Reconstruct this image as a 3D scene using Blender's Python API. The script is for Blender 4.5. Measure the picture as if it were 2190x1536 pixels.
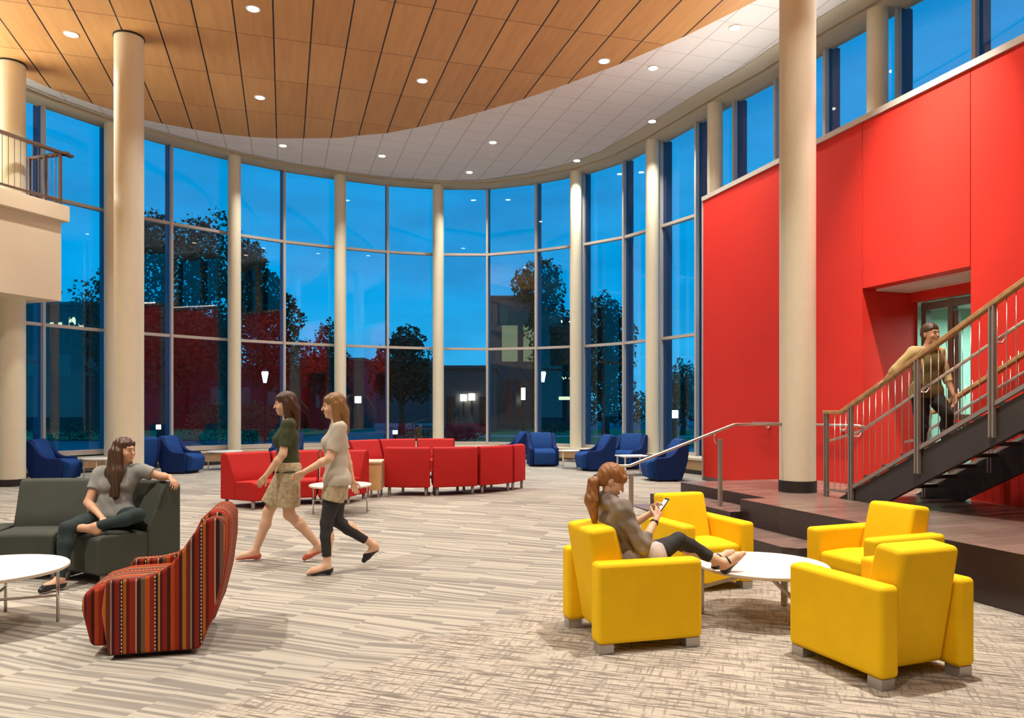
import bpy, math, random
import numpy as np
from mathutils import Vector, Matrix

random.seed(7)
for _o in list(bpy.data.objects):
    bpy.data.objects.remove(_o)
SC = bpy.context.scene
COL = SC.collection

# ------------------------------------------------------------------ camera
cam_d = bpy.data.cameras.new('camera')
cam_d.sensor_width = 36.0
cam_d.lens = 36.0 * 1600.0 / 2190.0
cam_d.shift_y = 107.0 / 2190.0
cam_d.clip_end = 500
cam = bpy.data.objects.new('camera', cam_d)
COL.objects.link(cam)
cam.location = (0, 0, 1.7)
cam.rotation_euler = (math.radians(90), 0, 0)
SC.camera = cam

# ------------------------------------------------------------------ exposure
SC.view_settings.view_transform = 'Standard'
SC.view_settings.look = 'None'
SC.view_settings.gamma = 1
SC.view_settings.use_curve_mapping = False
SC.view_settings.exposure = 0.0
SC.cycles.use_denoising = True
SC.cycles.max_bounces = 7
SC.cycles.diffuse_bounces = 4
SC.cycles.glossy_bounces = 3
SC.cycles.transmission_bounces = 2
SC.cycles.transparent_max_bounces = 12
SC.cycles.caustics_reflective = False
SC.cycles.caustics_refractive = False
SC.cycles.sample_clamp_indirect = 4.0

# ------------------------------------------------------------------ dusk sky
W = bpy.data.worlds.new('dusk_sky'); SC.world = W
W.use_nodes = True
nt = W.node_tree; nt.nodes.clear()
def N(nt, t, **kw):
    n = nt.nodes.new(t)
    for k, v in kw.items():
        if k in n.inputs: n.inputs[k].default_value = v
        else: setattr(n, k, v)
    return n
def L(nt, a, ao, b, bi):
    nt.links.new(a.outputs[ao], b.inputs[bi])
tc = N(nt, 'ShaderNodeTexCoord')
sep = N(nt, 'ShaderNodeSeparateXYZ'); L(nt, tc, 'Generated', sep, 0)
ramp = N(nt, 'ShaderNodeValToRGB')
ramp.color_ramp.elements[0].position = 0.0; ramp.color_ramp.elements[0].color = (0.03, 0.43, 0.80, 1)
ramp.color_ramp.elements[1].position = 0.45; ramp.color_ramp.elements[1].color = (0.0, 0.245, 0.585, 1)
e = ramp.color_ramp.elements.new(0.14); e.color = (0.0, 0.32, 0.69, 1)
L(nt, sep, 'Z', ramp, 0)
mp = N(nt, 'ShaderNodeMapping'); mp.inputs['Scale'].default_value = (3.0, 3.0, 11.0)
L(nt, tc, 'Generated', mp, 0)
nz = N(nt, 'ShaderNodeTexNoise', Scale=1.6, Detail=5.0, Roughness=0.55); L(nt, mp, 0, nz, 'Vector')
cr = N(nt, 'ShaderNodeValToRGB')
cr.color_ramp.elements[0].position = 0.42; cr.color_ramp.elements[0].color = (0, 0, 0, 1)
cr.color_ramp.elements[1].position = 0.72; cr.color_ramp.elements[1].color = (0.55, 0.55, 0.55, 1)
L(nt, nz, 0, cr, 0)
mx = N(nt, 'ShaderNodeMix', data_type='RGBA')
mx.inputs[7].default_value = (0.0, 0.165, 0.42, 1)
L(nt, cr, 0, mx, 0); L(nt, ramp, 0, mx, 6)
bg = N(nt, 'ShaderNodeBackground', Strength=1.28); L(nt, mx, 2, bg, 0)
wo = N(nt, 'ShaderNodeOutputWorld'); L(nt, bg, 0, wo, 0)

# ------------------------------------------------------------------ recessed lamps: positions used by the fittings further down
WOOD_Z, TILE_Z = 8.60, 8.80
LAMP_W = 0.49
LAMP_COL = (1.0, 0.955, 0.86)
def lamp(name, loc, watts, size=0.2, spread=150, col=LAMP_COL, aim=None):
    d = bpy.data.lights.new(name, 'AREA'); d.shape = 'DISK'; d.size = size
    d.energy = watts * LAMP_W; d.color = col; d.spread = math.radians(spread)
    o = bpy.data.objects.new(name, d); COL.objects.link(o); o.location = loc
    if aim is not None:
        o.rotation_euler = (Vector(aim) - Vector(loc)).to_track_quat('-Z', 'Y').to_euler()
    return o

# ------------------------------------------------------------------ materials
def new_mat(name):
    m = bpy.data.materials.new(name); m.use_nodes = True
    nt = m.node_tree; nt.nodes.clear()
    out = N(nt, 'ShaderNodeOutputMaterial')
    b = N(nt, 'ShaderNodeBsdfPrincipled'); L(nt, b, 0, out, 0)
    return m, nt, b, out
def mat(name, col, rough=0.6, metal=0.0, noise=0.0, nscale=8.0, bump=0.0, bscale=60.0, spec=0.5, sheen=0.0):
    m, nt, b, out = new_mat(name)
    b.inputs['Base Color'].default_value = (*col, 1)
    b.inputs['Roughness'].default_value = rough
    b.inputs['Metallic'].default_value = metal
    b.inputs['Specular IOR Level'].default_value = spec
    if sheen: b.inputs['Sheen Weight'].default_value = sheen
    if noise > 0 or bump > 0:
        tc = N(nt, 'ShaderNodeTexCoord')
    if noise > 0:
        n = N(nt, 'ShaderNodeTexNoise', Scale=nscale, Detail=4.0); L(nt, tc, 'Object', n, 'Vector')
        r = N(nt, 'ShaderNodeMapRange'); r.inputs['From Min'].default_value = 0.25; r.inputs['From Max'].default_value = 0.75
        r.inputs['To Min'].default_value = 1 - noise; r.inputs['To Max'].default_value = 1 + noise
        L(nt, n, 0, r, 0)
        mm = N(nt, 'ShaderNodeMix', data_type='RGBA', blend_type='MULTIPLY'); mm.inputs[0].default_value = 1
        mm.inputs[6].default_value = (*col, 1); L(nt, r, 0, mm, 7); L(nt, mm, 2, b, 'Base Color')
    if bump > 0:
        n2 = N(nt, 'ShaderNodeTexNoise', Scale=bscale, Detail=3.0); L(nt, tc, 'Object', n2, 'Vector')
        bp = N(nt, 'ShaderNodeBump', Strength=bump, Distance=0.01); L(nt, n2, 0, bp, 'Height'); L(nt, bp, 0, b, 'Normal')
    return m
def emit(name, col, s):
    m, nt, b, out = new_mat(name)
    b.inputs['Base Color'].default_value = (0, 0, 0, 1)
    b.inputs['Emission Color'].default_value = (*col, 1); b.inputs['Emission Strength'].default_value = s
    return m
def M2(nt, op, a, b=None, c=None):
    n = N(nt, 'ShaderNodeMath', operation=op)
    for i, x in enumerate((a, b, c)):
        if x is None: continue
        if isinstance(x, (int, float)): n.inputs[i].default_value = x
        else: nt.links.new(x, n.inputs[i])
    return n.outputs[0]
def mixc(nt, f, a, b, blend='MIX'):
    n = N(nt, 'ShaderNodeMix', data_type='RGBA', blend_type=blend)
    for i, x in ((0, f), (6, a), (7, b)):
        if isinstance(x, (int, float)): n.inputs[i].default_value = x
        elif isinstance(x, tuple): n.inputs[i].default_value = (*x, 1)
        else: nt.links.new(x, n.inputs[i])
    return n.outputs[2]
def plan_coords(nt, ang):
    """object coordinates turned by ang about z -> two sockets"""
    tc = N(nt, 'ShaderNodeTexCoord'); s = N(nt, 'ShaderNodeSeparateXYZ'); L(nt, tc, 'Object', s, 0)
    c, q = math.cos(ang), math.sin(ang)
    x, y = s.outputs[0], s.outputs[1]
    u = M2(nt, 'ADD', M2(nt, 'MULTIPLY', x, c), M2(nt, 'MULTIPLY', y, q))
    v = M2(nt, 'ADD', M2(nt, 'MULTIPLY', x, -q), M2(nt, 'MULTIPLY', y, c))
    return u, v
def line_mask(nt, x, step, off, width):
    t = M2(nt, 'FRACT', M2(nt, 'DIVIDE', M2(nt, 'SUBTRACT', x, off - width / 2), step))
    return M2(nt, 'LESS_THAN', t, width / step)
def cell(nt, x, step, off):
    return M2(nt, 'FLOOR', M2(nt, 'DIVIDE', M2(nt, 'SUBTRACT', x, off), step))
def vec(nt, x, y, z=0.0):
    n = N(nt, 'ShaderNodeCombineXYZ')
    for i, k in enumerate((x, y, z)):
        if isinstance(k, (int, float)): n.inputs[i].default_value = k
        else: nt.links.new(k, n.inputs[i])
    return n.outputs[0]
GA = math.radians(16.93)          # building grid against the view axis

def wood_ceiling_mat():
    m, nt, b, out = new_mat('maple_ceiling_panel')
    p, q = plan_coords(nt, GA)
    wn = N(nt, 'ShaderNodeTexWhiteNoise', noise_dimensions='3D')
    nt.links.new(vec(nt, cell(nt, p, 0.66, -0.186), cell(nt, q, 1.87, 1.5)), wn.inputs['Vector'])
    gn = N(nt, 'ShaderNodeTexNoise', Scale=1.0, Detail=5.0, Roughness=0.6)
    nt.links.new(vec(nt, M2(nt, 'MULTIPLY', p, 9.0), M2(nt, 'MULTIPLY', q, 0.8), M2(nt, 'MULTIPLY', wn.outputs[0], 40.0)), gn.inputs['Vector'])
    g = M2(nt, 'ADD', M2(nt, 'MULTIPLY', gn.outputs[0], 0.7), M2(nt, 'MULTIPLY', wn.outputs[0], 0.25))
    c = mixc(nt, g, (0.46, 0.205, 0.062), (0.80, 0.44, 0.165))
    c = mixc(nt, M2(nt, 'MULTIPLY', line_mask(nt, q, 1.87, 1.5, 0.022), 0.75), c, (0.16, 0.06, 0.02))
    c = mixc(nt, line_mask(nt, p, 0.66, -0.186, 0.027), c, (0.015, 0.008, 0.004))
    nt.links.new(c, b.inputs['Base Color']); b.inputs['Roughness'].default_value = 0.42
    return m
def tile_ceiling_mat():
    m, nt, b, out = new_mat('acoustic_ceiling_tile')
    p, q = plan_coords(nt, GA)
    lm = M2(nt, 'MAXIMUM', line_mask(nt, p, 0.66, -0.186, 0.024), M2(nt, 'MULTIPLY', line_mask(nt, q, 0.66, 0.1, 0.022), 0.6))
    n = N(nt, 'ShaderNodeTexNoise', Scale=1.2, Detail=3.0); nt.links.new(vec(nt, p, q), n.inputs['Vector'])
    c = mixc(nt, n.outputs[0], (0.88, 0.83, 0.81), (0.94, 0.90, 0.88))
    c = mixc(nt, M2(nt, 'MULTIPLY', lm, 0.55), c, (0.34, 0.30, 0.29))
    nt.links.new(c, b.inputs['Base Color']); b.inputs['Roughness'].default_value = 0.9
    return m
def carpet_mat():
    m, nt, b, out = new_mat('striated_carpet')
    ang = math.atan2(-0.322, 0.947)
    s, t = plan_coords(nt, ang)
    # --- long wedge streaks
    tn = N(nt, 'ShaderNodeTexNoise', Scale=1.0, Detail=2.0)
    nt.links.new(vec(nt, M2(nt, 'MULTIPLY', s, 1.1), M2(nt, 'MULTIPLY', t, 10.5)), tn.inputs['Vector'])
    wcell = N(nt, 'ShaderNodeTexWhiteNoise', noise_dimensions='2D')
    row = cell(nt, t, 0.61, 0.0)
    nt.links.new(vec(nt, cell(nt, M2(nt, 'ADD', s, M2(nt, 'MULTIPLY', row, 0.305)), 0.61, 0.0), row), wcell.inputs['Vector'])
    sl = M2(nt, 'MULTIPLY', M2(nt, 'SUBTRACT', wcell.outputs[0], 0.5), 0.16)
    fs = M2(nt, 'FRACT', M2(nt, 'DIVIDE', M2(nt, 'ADD', s, M2(nt, 'MULTIPLY', row, 0.305)), 0.61))
    tt = M2(nt, 'ADD', t, M2(nt, 'MULTIPLY', fs, sl))
    st = N(nt, 'ShaderNodeTexNoise', Scale=1.0, Detail=2.0, Roughness=0.5)
    nt.links.new(vec(nt, M2(nt, 'MULTIPLY', s, 0.25), M2(nt, 'MULTIPLY', tt, 22.0), M2(nt, 'MULTIPLY', wcell.outputs[0], 60.0)), st.inputs['Vector'])
    m1 = N(nt, 'ShaderNodeMapRange'); m1.inputs['From Min'].default_value = 0.44; m1.inputs['From Max'].default_value = 0.56
    nt.links.new(st.outputs[0], m1.inputs[0])
    big = N(nt, 'ShaderNodeTexNoise', Scale=0.35, Detail=2.0); nt.links.new(vec(nt, s, t), big.inputs['Vector'])
    cA = mixc(nt, m1.outputs[0], (0.25, 0.228, 0.20), (0.46, 0.42, 0.35))
    # --- woven cross hatch
    hs = N(nt, 'ShaderNodeTexNoise', Scale=1.0, Detail=4.0, Roughness=0.7)
    nt.links.new(vec(nt, M2(nt, 'MULTIPLY', s, 2.6), M2(nt, 'MULTIPLY', t, 38.0)), hs.inputs['Vector'])
    ht = N(nt, 'ShaderNodeTexNoise', Scale=1.0, Detail=4.0, Roughness=0.7)
    nt.links.new(vec(nt, M2(nt, 'MULTIPLY', s, 36.0), M2(nt, 'MULTIPLY', t, 4.0), 3.0), ht.inputs['Vector'])
    a1 = N(nt, 'ShaderNodeMapRange'); a1.inputs['From Min'].default_value = 0.49; a1.inputs['From Max'].default_value = 0.56
    nt.links.new(hs.outputs[0], a1.inputs[0])
    a2 = N(nt, 'ShaderNodeMapRange'); a2.inputs['From Min'].default_value = 0.53; a2.inputs['From Max'].default_value = 0.60
    nt.links.new(ht.outputs[0], a2.inputs[0])
    dk = M2(nt, 'MAXIMUM', a1.outputs[0], M2(nt, 'MULTIPLY', a2.outputs[0], 0.7))
    cB = mixc(nt, dk, (0.51, 0.45, 0.37), (0.20, 0.17, 0.145))
    # --- seam between the two weaves
    tc = N(nt, 'ShaderNodeTexCoord'); sx = N(nt, 'ShaderNodeSeparateXYZ'); L(nt, tc, 'Object', sx, 0)
    d = M2(nt, 'SUBTRACT', M2(nt, 'MULTIPLY', M2(nt, 'SUBTRACT', sx.outputs[0], 0.18), 0.775),
           M2(nt, 'MULTIPLY', M2(nt, 'SUBTRACT', sx.outputs[1], 6.55), 0.632))
    d2 = M2(nt, 'ADD', d, M2(nt, 'MULTIPLY', M2(nt, 'SUBTRACT', wcell.outputs[0], 0.5), 0.35))
    sel = N(nt, 'ShaderNodeMapRange'); sel.inputs['From Min'].default_value = -0.04; sel.inputs['From Max'].default_value = 0.04
    nt.links.new(d2, sel.inputs[0])
    c = mixc(nt, sel.outputs[0], cA, cB)
    g = N(nt, 'ShaderNodeMapRange'); g.inputs['To Min'].default_value = 0.86; g.inputs['To Max'].default_value = 1.12
    nt.links.new(big.outputs[0], g.inputs[0])
    c = mixc(nt, 1.0, c, g.outputs[0], 'MULTIPLY')
    nt.links.new(c, b.inputs['Base Color']); b.inputs['Roughness'].default_value = 0.95
    b.inputs['Specular IOR Level'].default_value = 0.15
    fn = N(nt, 'ShaderNodeTexNoise', Scale=160.0, Detail=2.0); L(nt, tc, 'Object', fn, 'Vector')
    bp = N(nt, 'ShaderNodeBump', Strength=0.35, Distance=0.006); L(nt, fn, 0, bp, 'Height'); L(nt, bp, 0, b, 'Normal')
    return m
def plank_mat(name, c0, c1, along=True, rough=0.27):
    m, nt, b, out = new_mat(name)
    p, q = plan_coords(nt, GA)
    if not along: p, q = q, p
    row = cell(nt, q, 0.18, 0.0)
    wn = N(nt, 'ShaderNodeTexWhiteNoise', noise_dimensions='2D')
    nt.links.new(vec(nt, cell(nt, M2(nt, 'ADD', p, M2(nt, 'MULTIPLY', row, 0.43)), 1.2, 0.0), row), wn.inputs['Vector'])
    tc = N(nt, 'ShaderNodeTexCoord'); sz = N(nt, 'ShaderNodeSeparateXYZ'); L(nt, tc, 'Object', sz, 0)
    gn = N(nt, 'ShaderNodeTexNoise', Scale=1.0, Detail=5.0)
    nt.links.new(vec(nt, M2(nt, 'MULTIPLY', p, 1.6), M2(nt, 'MULTIPLY', q, 22.0), M2(nt, 'ADD', M2(nt, 'MULTIPLY', sz.outputs[2], 22.0), M2(nt, 'MULTIPLY', wn.outputs[0], 30.0))), gn.inputs['Vector'])
    f = M2(nt, 'ADD', M2(nt, 'MULTIPLY', gn.outputs[0], 0.7), M2(nt, 'MULTIPLY', wn.outputs[0], 0.35))
    c = mixc(nt, f, c0, c1)
    c = mixc(nt, M2(nt, 'MULTIPLY', line_mask(nt, q, 0.18, 0.0, 0.006), 0.6), c, (0.03, 0.02, 0.018))
    nt.links.new(c, b.inputs['Base Color']); b.inputs['Roughness'].default_value = rough
    return m
def stripe_mat():
    m, nt, b, out = new_mat('multicolour_striped_fabric')
    tc = N(nt, 'ShaderNodeTexCoord'); s = N(nt, 'ShaderNodeSeparateXYZ'); L(nt, tc, 'Object', s, 0)
    nn = N(nt, 'ShaderNodeSeparateXYZ'); L(nt, tc, 'Normal', nn, 0)
    side = M2(nt, 'GREATER_THAN', M2(nt, 'ABSOLUTE', nn.outputs[0]), 0.62)
    x = M2(nt, 'ADD', M2(nt, 'MULTIPLY', side, s.outputs[1]), M2(nt, 'MULTIPLY', M2(nt, 'SUBTRACT', 1.0, side), M2(nt, 'ADD', s.outputs[0], 0.13)))
    t = M2(nt, 'FRACT', M2(nt, 'DIVIDE', M2(nt, 'ADD', x, 2.0), 0.47))
    r = N(nt, 'ShaderNodeValToRGB'); cr = r.color_ramp; cr.interpolation = 'CONSTANT'
    bands = [(0, (0.44, 0.065, 0.012)), (.05, (0.06, 0.012, 0.010)), (.09, (0.25, 0.022, 0.012)), (.15, (0.10, 0.014, 0.010)), (.18, (0.52, 0.21, 0.05)), (.205, (0.03, 0.015, 0.012)),
             (.25, (0.28, 0.024, 0.014)), (.31, (0.50, 0.10, 0.018)), (.37, (0.16, 0.10, 0.07)), (.42, (0.05, 0.012, 0.010)), (.47, (0.46, 0.40, 0.24)),
             (.485, (0.30, 0.025, 0.014)), (.56, (0.12, 0.014, 0.010)), (.60, (0.44, 0.12, 0.014)), (.64, (0.035, 0.015, 0.013)), (.68, (0.24, 0.022, 0.012)), (.74, (0.07, 0.012, 0.010)), (.78, (0.36, 0.31, 0.24)),
             (.795, (0.16, 0.03, 0.014)), (.85, (0.44, 0.14, 0.022)), (.90, (0.045, 0.013, 0.011)), (.94, (0.30, 0.025, 0.014))]
    cr.elements[0].position = 0; cr.elements[0].color = (*bands[0][1], 1)
    cr.elements[1].position = bands[1][0]; cr.elements[1].color = (*bands[1][1], 1)
    for po, c in bands[2:]:
        e = cr.elements.new(po); e.color = (*c, 1)
    nt.links.new(t, r.inputs[0])
    # stitched dashes on two of the bands
    dash = M2(nt, 'LESS_THAN', M2(nt, 'FRACT', M2(nt, 'MULTIPLY', M2(nt, 'ADD', s.outputs[2], M2(nt, 'MULTIPLY', M2(nt, 'SUBTRACT', 1.0, side), s.outputs[1])), 42.0)), 0.55)
    near = M2(nt, 'MAXIMUM', M2(nt, 'LESS_THAN', M2(nt, 'ABSOLUTE', M2(nt, 'SUBTRACT', t, 0.245)), 0.007), M2(nt, 'LESS_THAN', M2(nt, 'ABSOLUTE', M2(nt, 'SUBTRACT', t, 0.66)), 0.007))
    c = mixc(nt, M2(nt, 'MULTIPLY', dash, near), r.outputs[0], (0.72, 0.62, 0.45))
    c = mixc(nt, 0.0, c, (1, 1, 1))
    nt.links.new(c, b.inputs['Base Color']); b.inputs['Roughness'].default_value = 0.85
    b.inputs['Specular IOR Level'].default_value = 0.2
    return m
def hair_mat(name, c0, c1):
    m, nt, b, out = new_mat(name)
    tc = N(nt, 'ShaderNodeTexCoord'); mp = N(nt, 'ShaderNodeMapping'); mp.inputs['Scale'].default_value = (70, 70, 5); L(nt, tc, 'Object', mp, 0)
    n = N(nt, 'ShaderNodeTexNoise', Scale=1.0, Detail=3.0); L(nt, mp, 0, n, 'Vector')
    nt.links.new(mixc(nt, n.outputs[0], c0, c1), b.inputs['Base Color'])
    bp = N(nt, 'ShaderNodeBump', Strength=0.5, Distance=0.01); L(nt, n, 0, bp, 'Height'); L(nt, bp, 0, b, 'Normal')
    b.inputs['Roughness'].default_value = 0.4
    return m
def glass_mat():
    m, nt, b, out = new_mat('window_glass'); nt.nodes.remove(b)
    lw_ = N(nt, 'ShaderNodeLayerWeight', Blend=0.5)
    f2 = M2(nt, 'MINIMUM', M2(nt, 'MULTIPLY_ADD', M2(nt, 'POWER', lw_.outputs['Facing'], 5.0), 0.96, 0.065), 1.0)
    tr = N(nt, 'ShaderNodeBsdfTransparent'); tr.inputs[0].default_value = (0.90, 0.95, 0.97, 1)
    gl = N(nt, 'ShaderNodeBsdfGlossy'); gl.inputs['Roughness'].default_value = 0.0; gl.inputs[0].default_value = (1, 1, 1, 1)
    ms = N(nt, 'ShaderNodeMixShader'); nt.links.new(f2, ms.inputs[0]); L(nt, tr, 0, ms, 1); L(nt, gl, 0, ms, 2)
    L(nt, ms, 0, out, 0)
    return m

MT = {
 'woodceil': wood_ceiling_mat(), 'tile': tile_ceiling_mat(), 'carpet': carpet_mat(), 'stripe': stripe_mat(), 'glass': glass_mat(),
 'plank': plank_mat('brown_plank_flooring', (0.13, 0.078, 0.064), (0.40, 0.265, 0.215)),
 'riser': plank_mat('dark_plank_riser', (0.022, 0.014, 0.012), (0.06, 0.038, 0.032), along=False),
 'border': mat('cream_soffit_paint', (0.66, 0.58, 0.43), 0.8),
 'cream': mat('cream_column_paint', (0.84, 0.77, 0.58), 0.55, noise=0.02),
 'creamwall': mat('cream_wall_paint', (0.80, 0.66, 0.48), 0.8, noise=0.02, nscale=2),
 'white': mat('white_wall_paint', (0.80, 0.76, 0.70), 0.85),
 'alu': mat('anodised_frame', (0.56, 0.50, 0.44), 0.5, 0.1),
 'red': mat('red_wall_fabric', (0.72, 0.032, 0.018), 0.62, noise=0.04, nscale=1.2, bump=0.05, bscale=200, spec=0.3),
 'redsofa': mat('red_upholstery', (0.47, 0.014, 0.012), 0.7, noise=0.05, nscale=3, bump=0.08, bscale=180, spec=0.25),
 'yellow': mat('yellow_upholstery', (0.97, 0.60, 0.008), 0.75, noise=0.05, nscale=4, bump=0.22, bscale=14, spec=0.2),
 'grey': mat('charcoal_upholstery', (0.062, 0.068, 0.054), 0.85, noise=0.05, nscale=5, bump=0.1, bscale=250, spec=0.2),
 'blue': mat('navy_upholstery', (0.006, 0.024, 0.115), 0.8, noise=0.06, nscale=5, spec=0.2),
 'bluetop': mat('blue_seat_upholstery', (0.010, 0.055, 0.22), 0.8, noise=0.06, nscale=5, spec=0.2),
 'foot': mat('brushed_metal_foot', (0.46, 0.44, 0.42), 0.35, 0.6),
 'chrome': mat('satin_chrome', (0.66, 0.62, 0.56), 0.22, 1.0),
 'steel': mat('brushed_steel', (0.42, 0.37, 0.31), 0.42, 0.6),
 'pipe': mat('stainless_pipe', (0.72, 0.66, 0.58), 0.28, 0.9),
 'stringer': mat('dark_painted_steel', (0.055, 0.05, 0.046), 0.5, 0.1, noise=0.15, nscale=3),
 'tread': mat('dark_stair_tread', (0.10, 0.085, 0.07), 0.5),
 'oak': mat('oak_handrail', (0.50, 0.30, 0.12), 0.4, noise=0.25, nscale=14),
 'maple': mat('maple_veneer', (0.72, 0.47, 0.20), 0.5, noise=0.1, nscale=6),
 'panelwood': mat('tan_sill_panel', (0.46, 0.29, 0.14), 0.55, noise=0.15, nscale=4),
 'dark': mat('dark_base_rubber', (0.022, 0.018, 0.016), 0.6),
 'tabletop': mat('white_laminate', (0.90, 0.88, 0.84), 0.25),
 'tabedge': mat('beige_table_edge', (0.66, 0.55, 0.42), 0.5),
 'whitemetal': mat('white_metal_leg', (0.80, 0.76, 0.68), 0.4),
 'lampglow': emit('lamp_lens_glow', (1.0, 0.90, 0.74), 14.0),
 'doorframe': mat('grey_door_frame', (0.20, 0.20, 0.18), 0.5),
 'fin': mat('navy_exterior_fin', (0.02, 0.05, 0.14), 0.5),
 'striplamp': emit('strip_lamp_glow', (1.0, 0.92, 0.80), 5.0),
 'skin': mat('skin', (0.66, 0.36, 0.22), 0.55, spec=0.35),
 'skin2': mat('light_skin', (0.76, 0.47, 0.31), 0.55, spec=0.35),
 'lip': mat('lip', (0.50, 0.14, 0.11), 0.45),
 'eyew': mat('eye_white', (0.50, 0.44, 0.40), 0.3),
 'eyed': mat('eye_iris', (0.04, 0.025, 0.015), 0.2),
 'hairbrown': hair_mat('dark_brown_hair', (0.022, 0.009, 0.004), (0.11, 0.048, 0.02)),
 'hairred': hair_mat('auburn_hair', (0.13, 0.04, 0.008), (0.46, 0.19, 0.05)),
 'hairlight': hair_mat('light_brown_hair', (0.1, 0.045, 0.012), (0.38, 0.2, 0.07)),
 'greytee': mat('grey_tee_fabric', (0.27, 0.27, 0.25), 0.9, noise=0.08, bump=0.25, bscale=18),
 'jeans': mat('dark_teal_jeans', (0.012, 0.026, 0.026), 0.85, noise=0.2, bump=0.2, bscale=20),
 'taupe': mat('taupe_jacket_fabric', (0.25, 0.205, 0.165), 0.85, noise=0.1, bump=0.5, bscale=14),
 'blouse': mat('pale_pink_blouse', (0.62, 0.52, 0.46), 0.85, noise=0.08, bump=0.5, bscale=16),
 'leggings': mat('charcoal_leggings', (0.025, 0.024, 0.025), 0.8, bump=0.15, bscale=18),
 'blackshoe': mat('black_leather', (0.012, 0.011, 0.011), 0.4),
 'redshoe': mat('coral_leather', (0.62, 0.12, 0.07), 0.5),
 'greentop': mat('dark_green_top', (0.045, 0.055, 0.018), 0.85, noise=0.25, bump=0.2, bscale=16),
 'khaki': mat('khaki_patterned_cotton', (0.45, 0.36, 0.22), 0.85, noise=0.35, nscale=26, bump=0.2, bscale=18),
 'palegrey': mat('pale_grey_top', (0.52, 0.47, 0.38), 0.85, noise=0.1, bump=0.25, bscale=14),
 'tantop': mat('tan_shirt_fabric', (0.60, 0.45, 0.20), 0.85, noise=0.1, bump=0.25, bscale=14),
 'olive': mat('olive_vest_fabric', (0.17, 0.135, 0.04), 0.85, noise=0.1, bump=0.25, bscale=14),
 'phone': mat('black_phone_shell', (0.01, 0.01, 0.011), 0.25),
 'screen': emit('phone_screen_glow', (0.75, 0.9, 1.0), 1.3),
 'leaf': mat('tree_leaf', (0.020, 0.038, 0.016), 0.7, noise=0.4, nscale=2),
 'leaf2': mat('shrub_leaf', (0.045, 0.075, 0.022), 0.7, noise=0.4, nscale=3),
 'redleaf': mat('red_shrub_leaf', (0.12, 0.015, 0.02), 0.7, noise=0.4, nscale=3),
 'bark': mat('tree_bark', (0.05, 0.035, 0.025), 0.9, noise=0.3),
 'grass': mat('lawn_grass', (0.022, 0.20, 0.055), 0.95, noise=0.3, nscale=0.6),
 'paving': mat('campus_paving', (0.13, 0.15, 0.18), 0.8, noise=0.15, nscale=0.4),
 'path': mat('concrete_path', (0.36, 0.37, 0.37), 0.8, noise=0.1, nscale=1),
 'brick': mat('dark_red_brick', (0.10, 0.028, 0.032), 0.85, noise=0.2, nscale=2),
 'stone': mat('grey_limestone', (0.10, 0.09, 0.085), 0.85, noise=0.15, nscale=1),
 'darkwin': mat('dark_window_pane', (0.01, 0.014, 0.02), 0.1),
 'litwin': emit('lit_window_glow', (0.80, 0.95, 0.62), 1.1),
 'litgreen': emit('lit_stairwell_glow', (0.62, 0.85, 0.50), 0.22),
 'streetglow': emit('street_lamp_glow', (0.80, 0.95, 1.0), 9.0),
 'warmglow': emit('lantern_glow', (1.0, 1.0, 0.86), 8.0),
 'blackmetal': mat('black_lamp_post', (0.01, 0.012, 0.014), 0.5, 0.3),
 'vestwall': mat('pale_green_wall', (0.42, 0.62, 0.50), 0.8),
 'exitglow': emit('exit_sign_glow', (1.0, 0.20, 0.18), 0.9),
}

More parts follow.
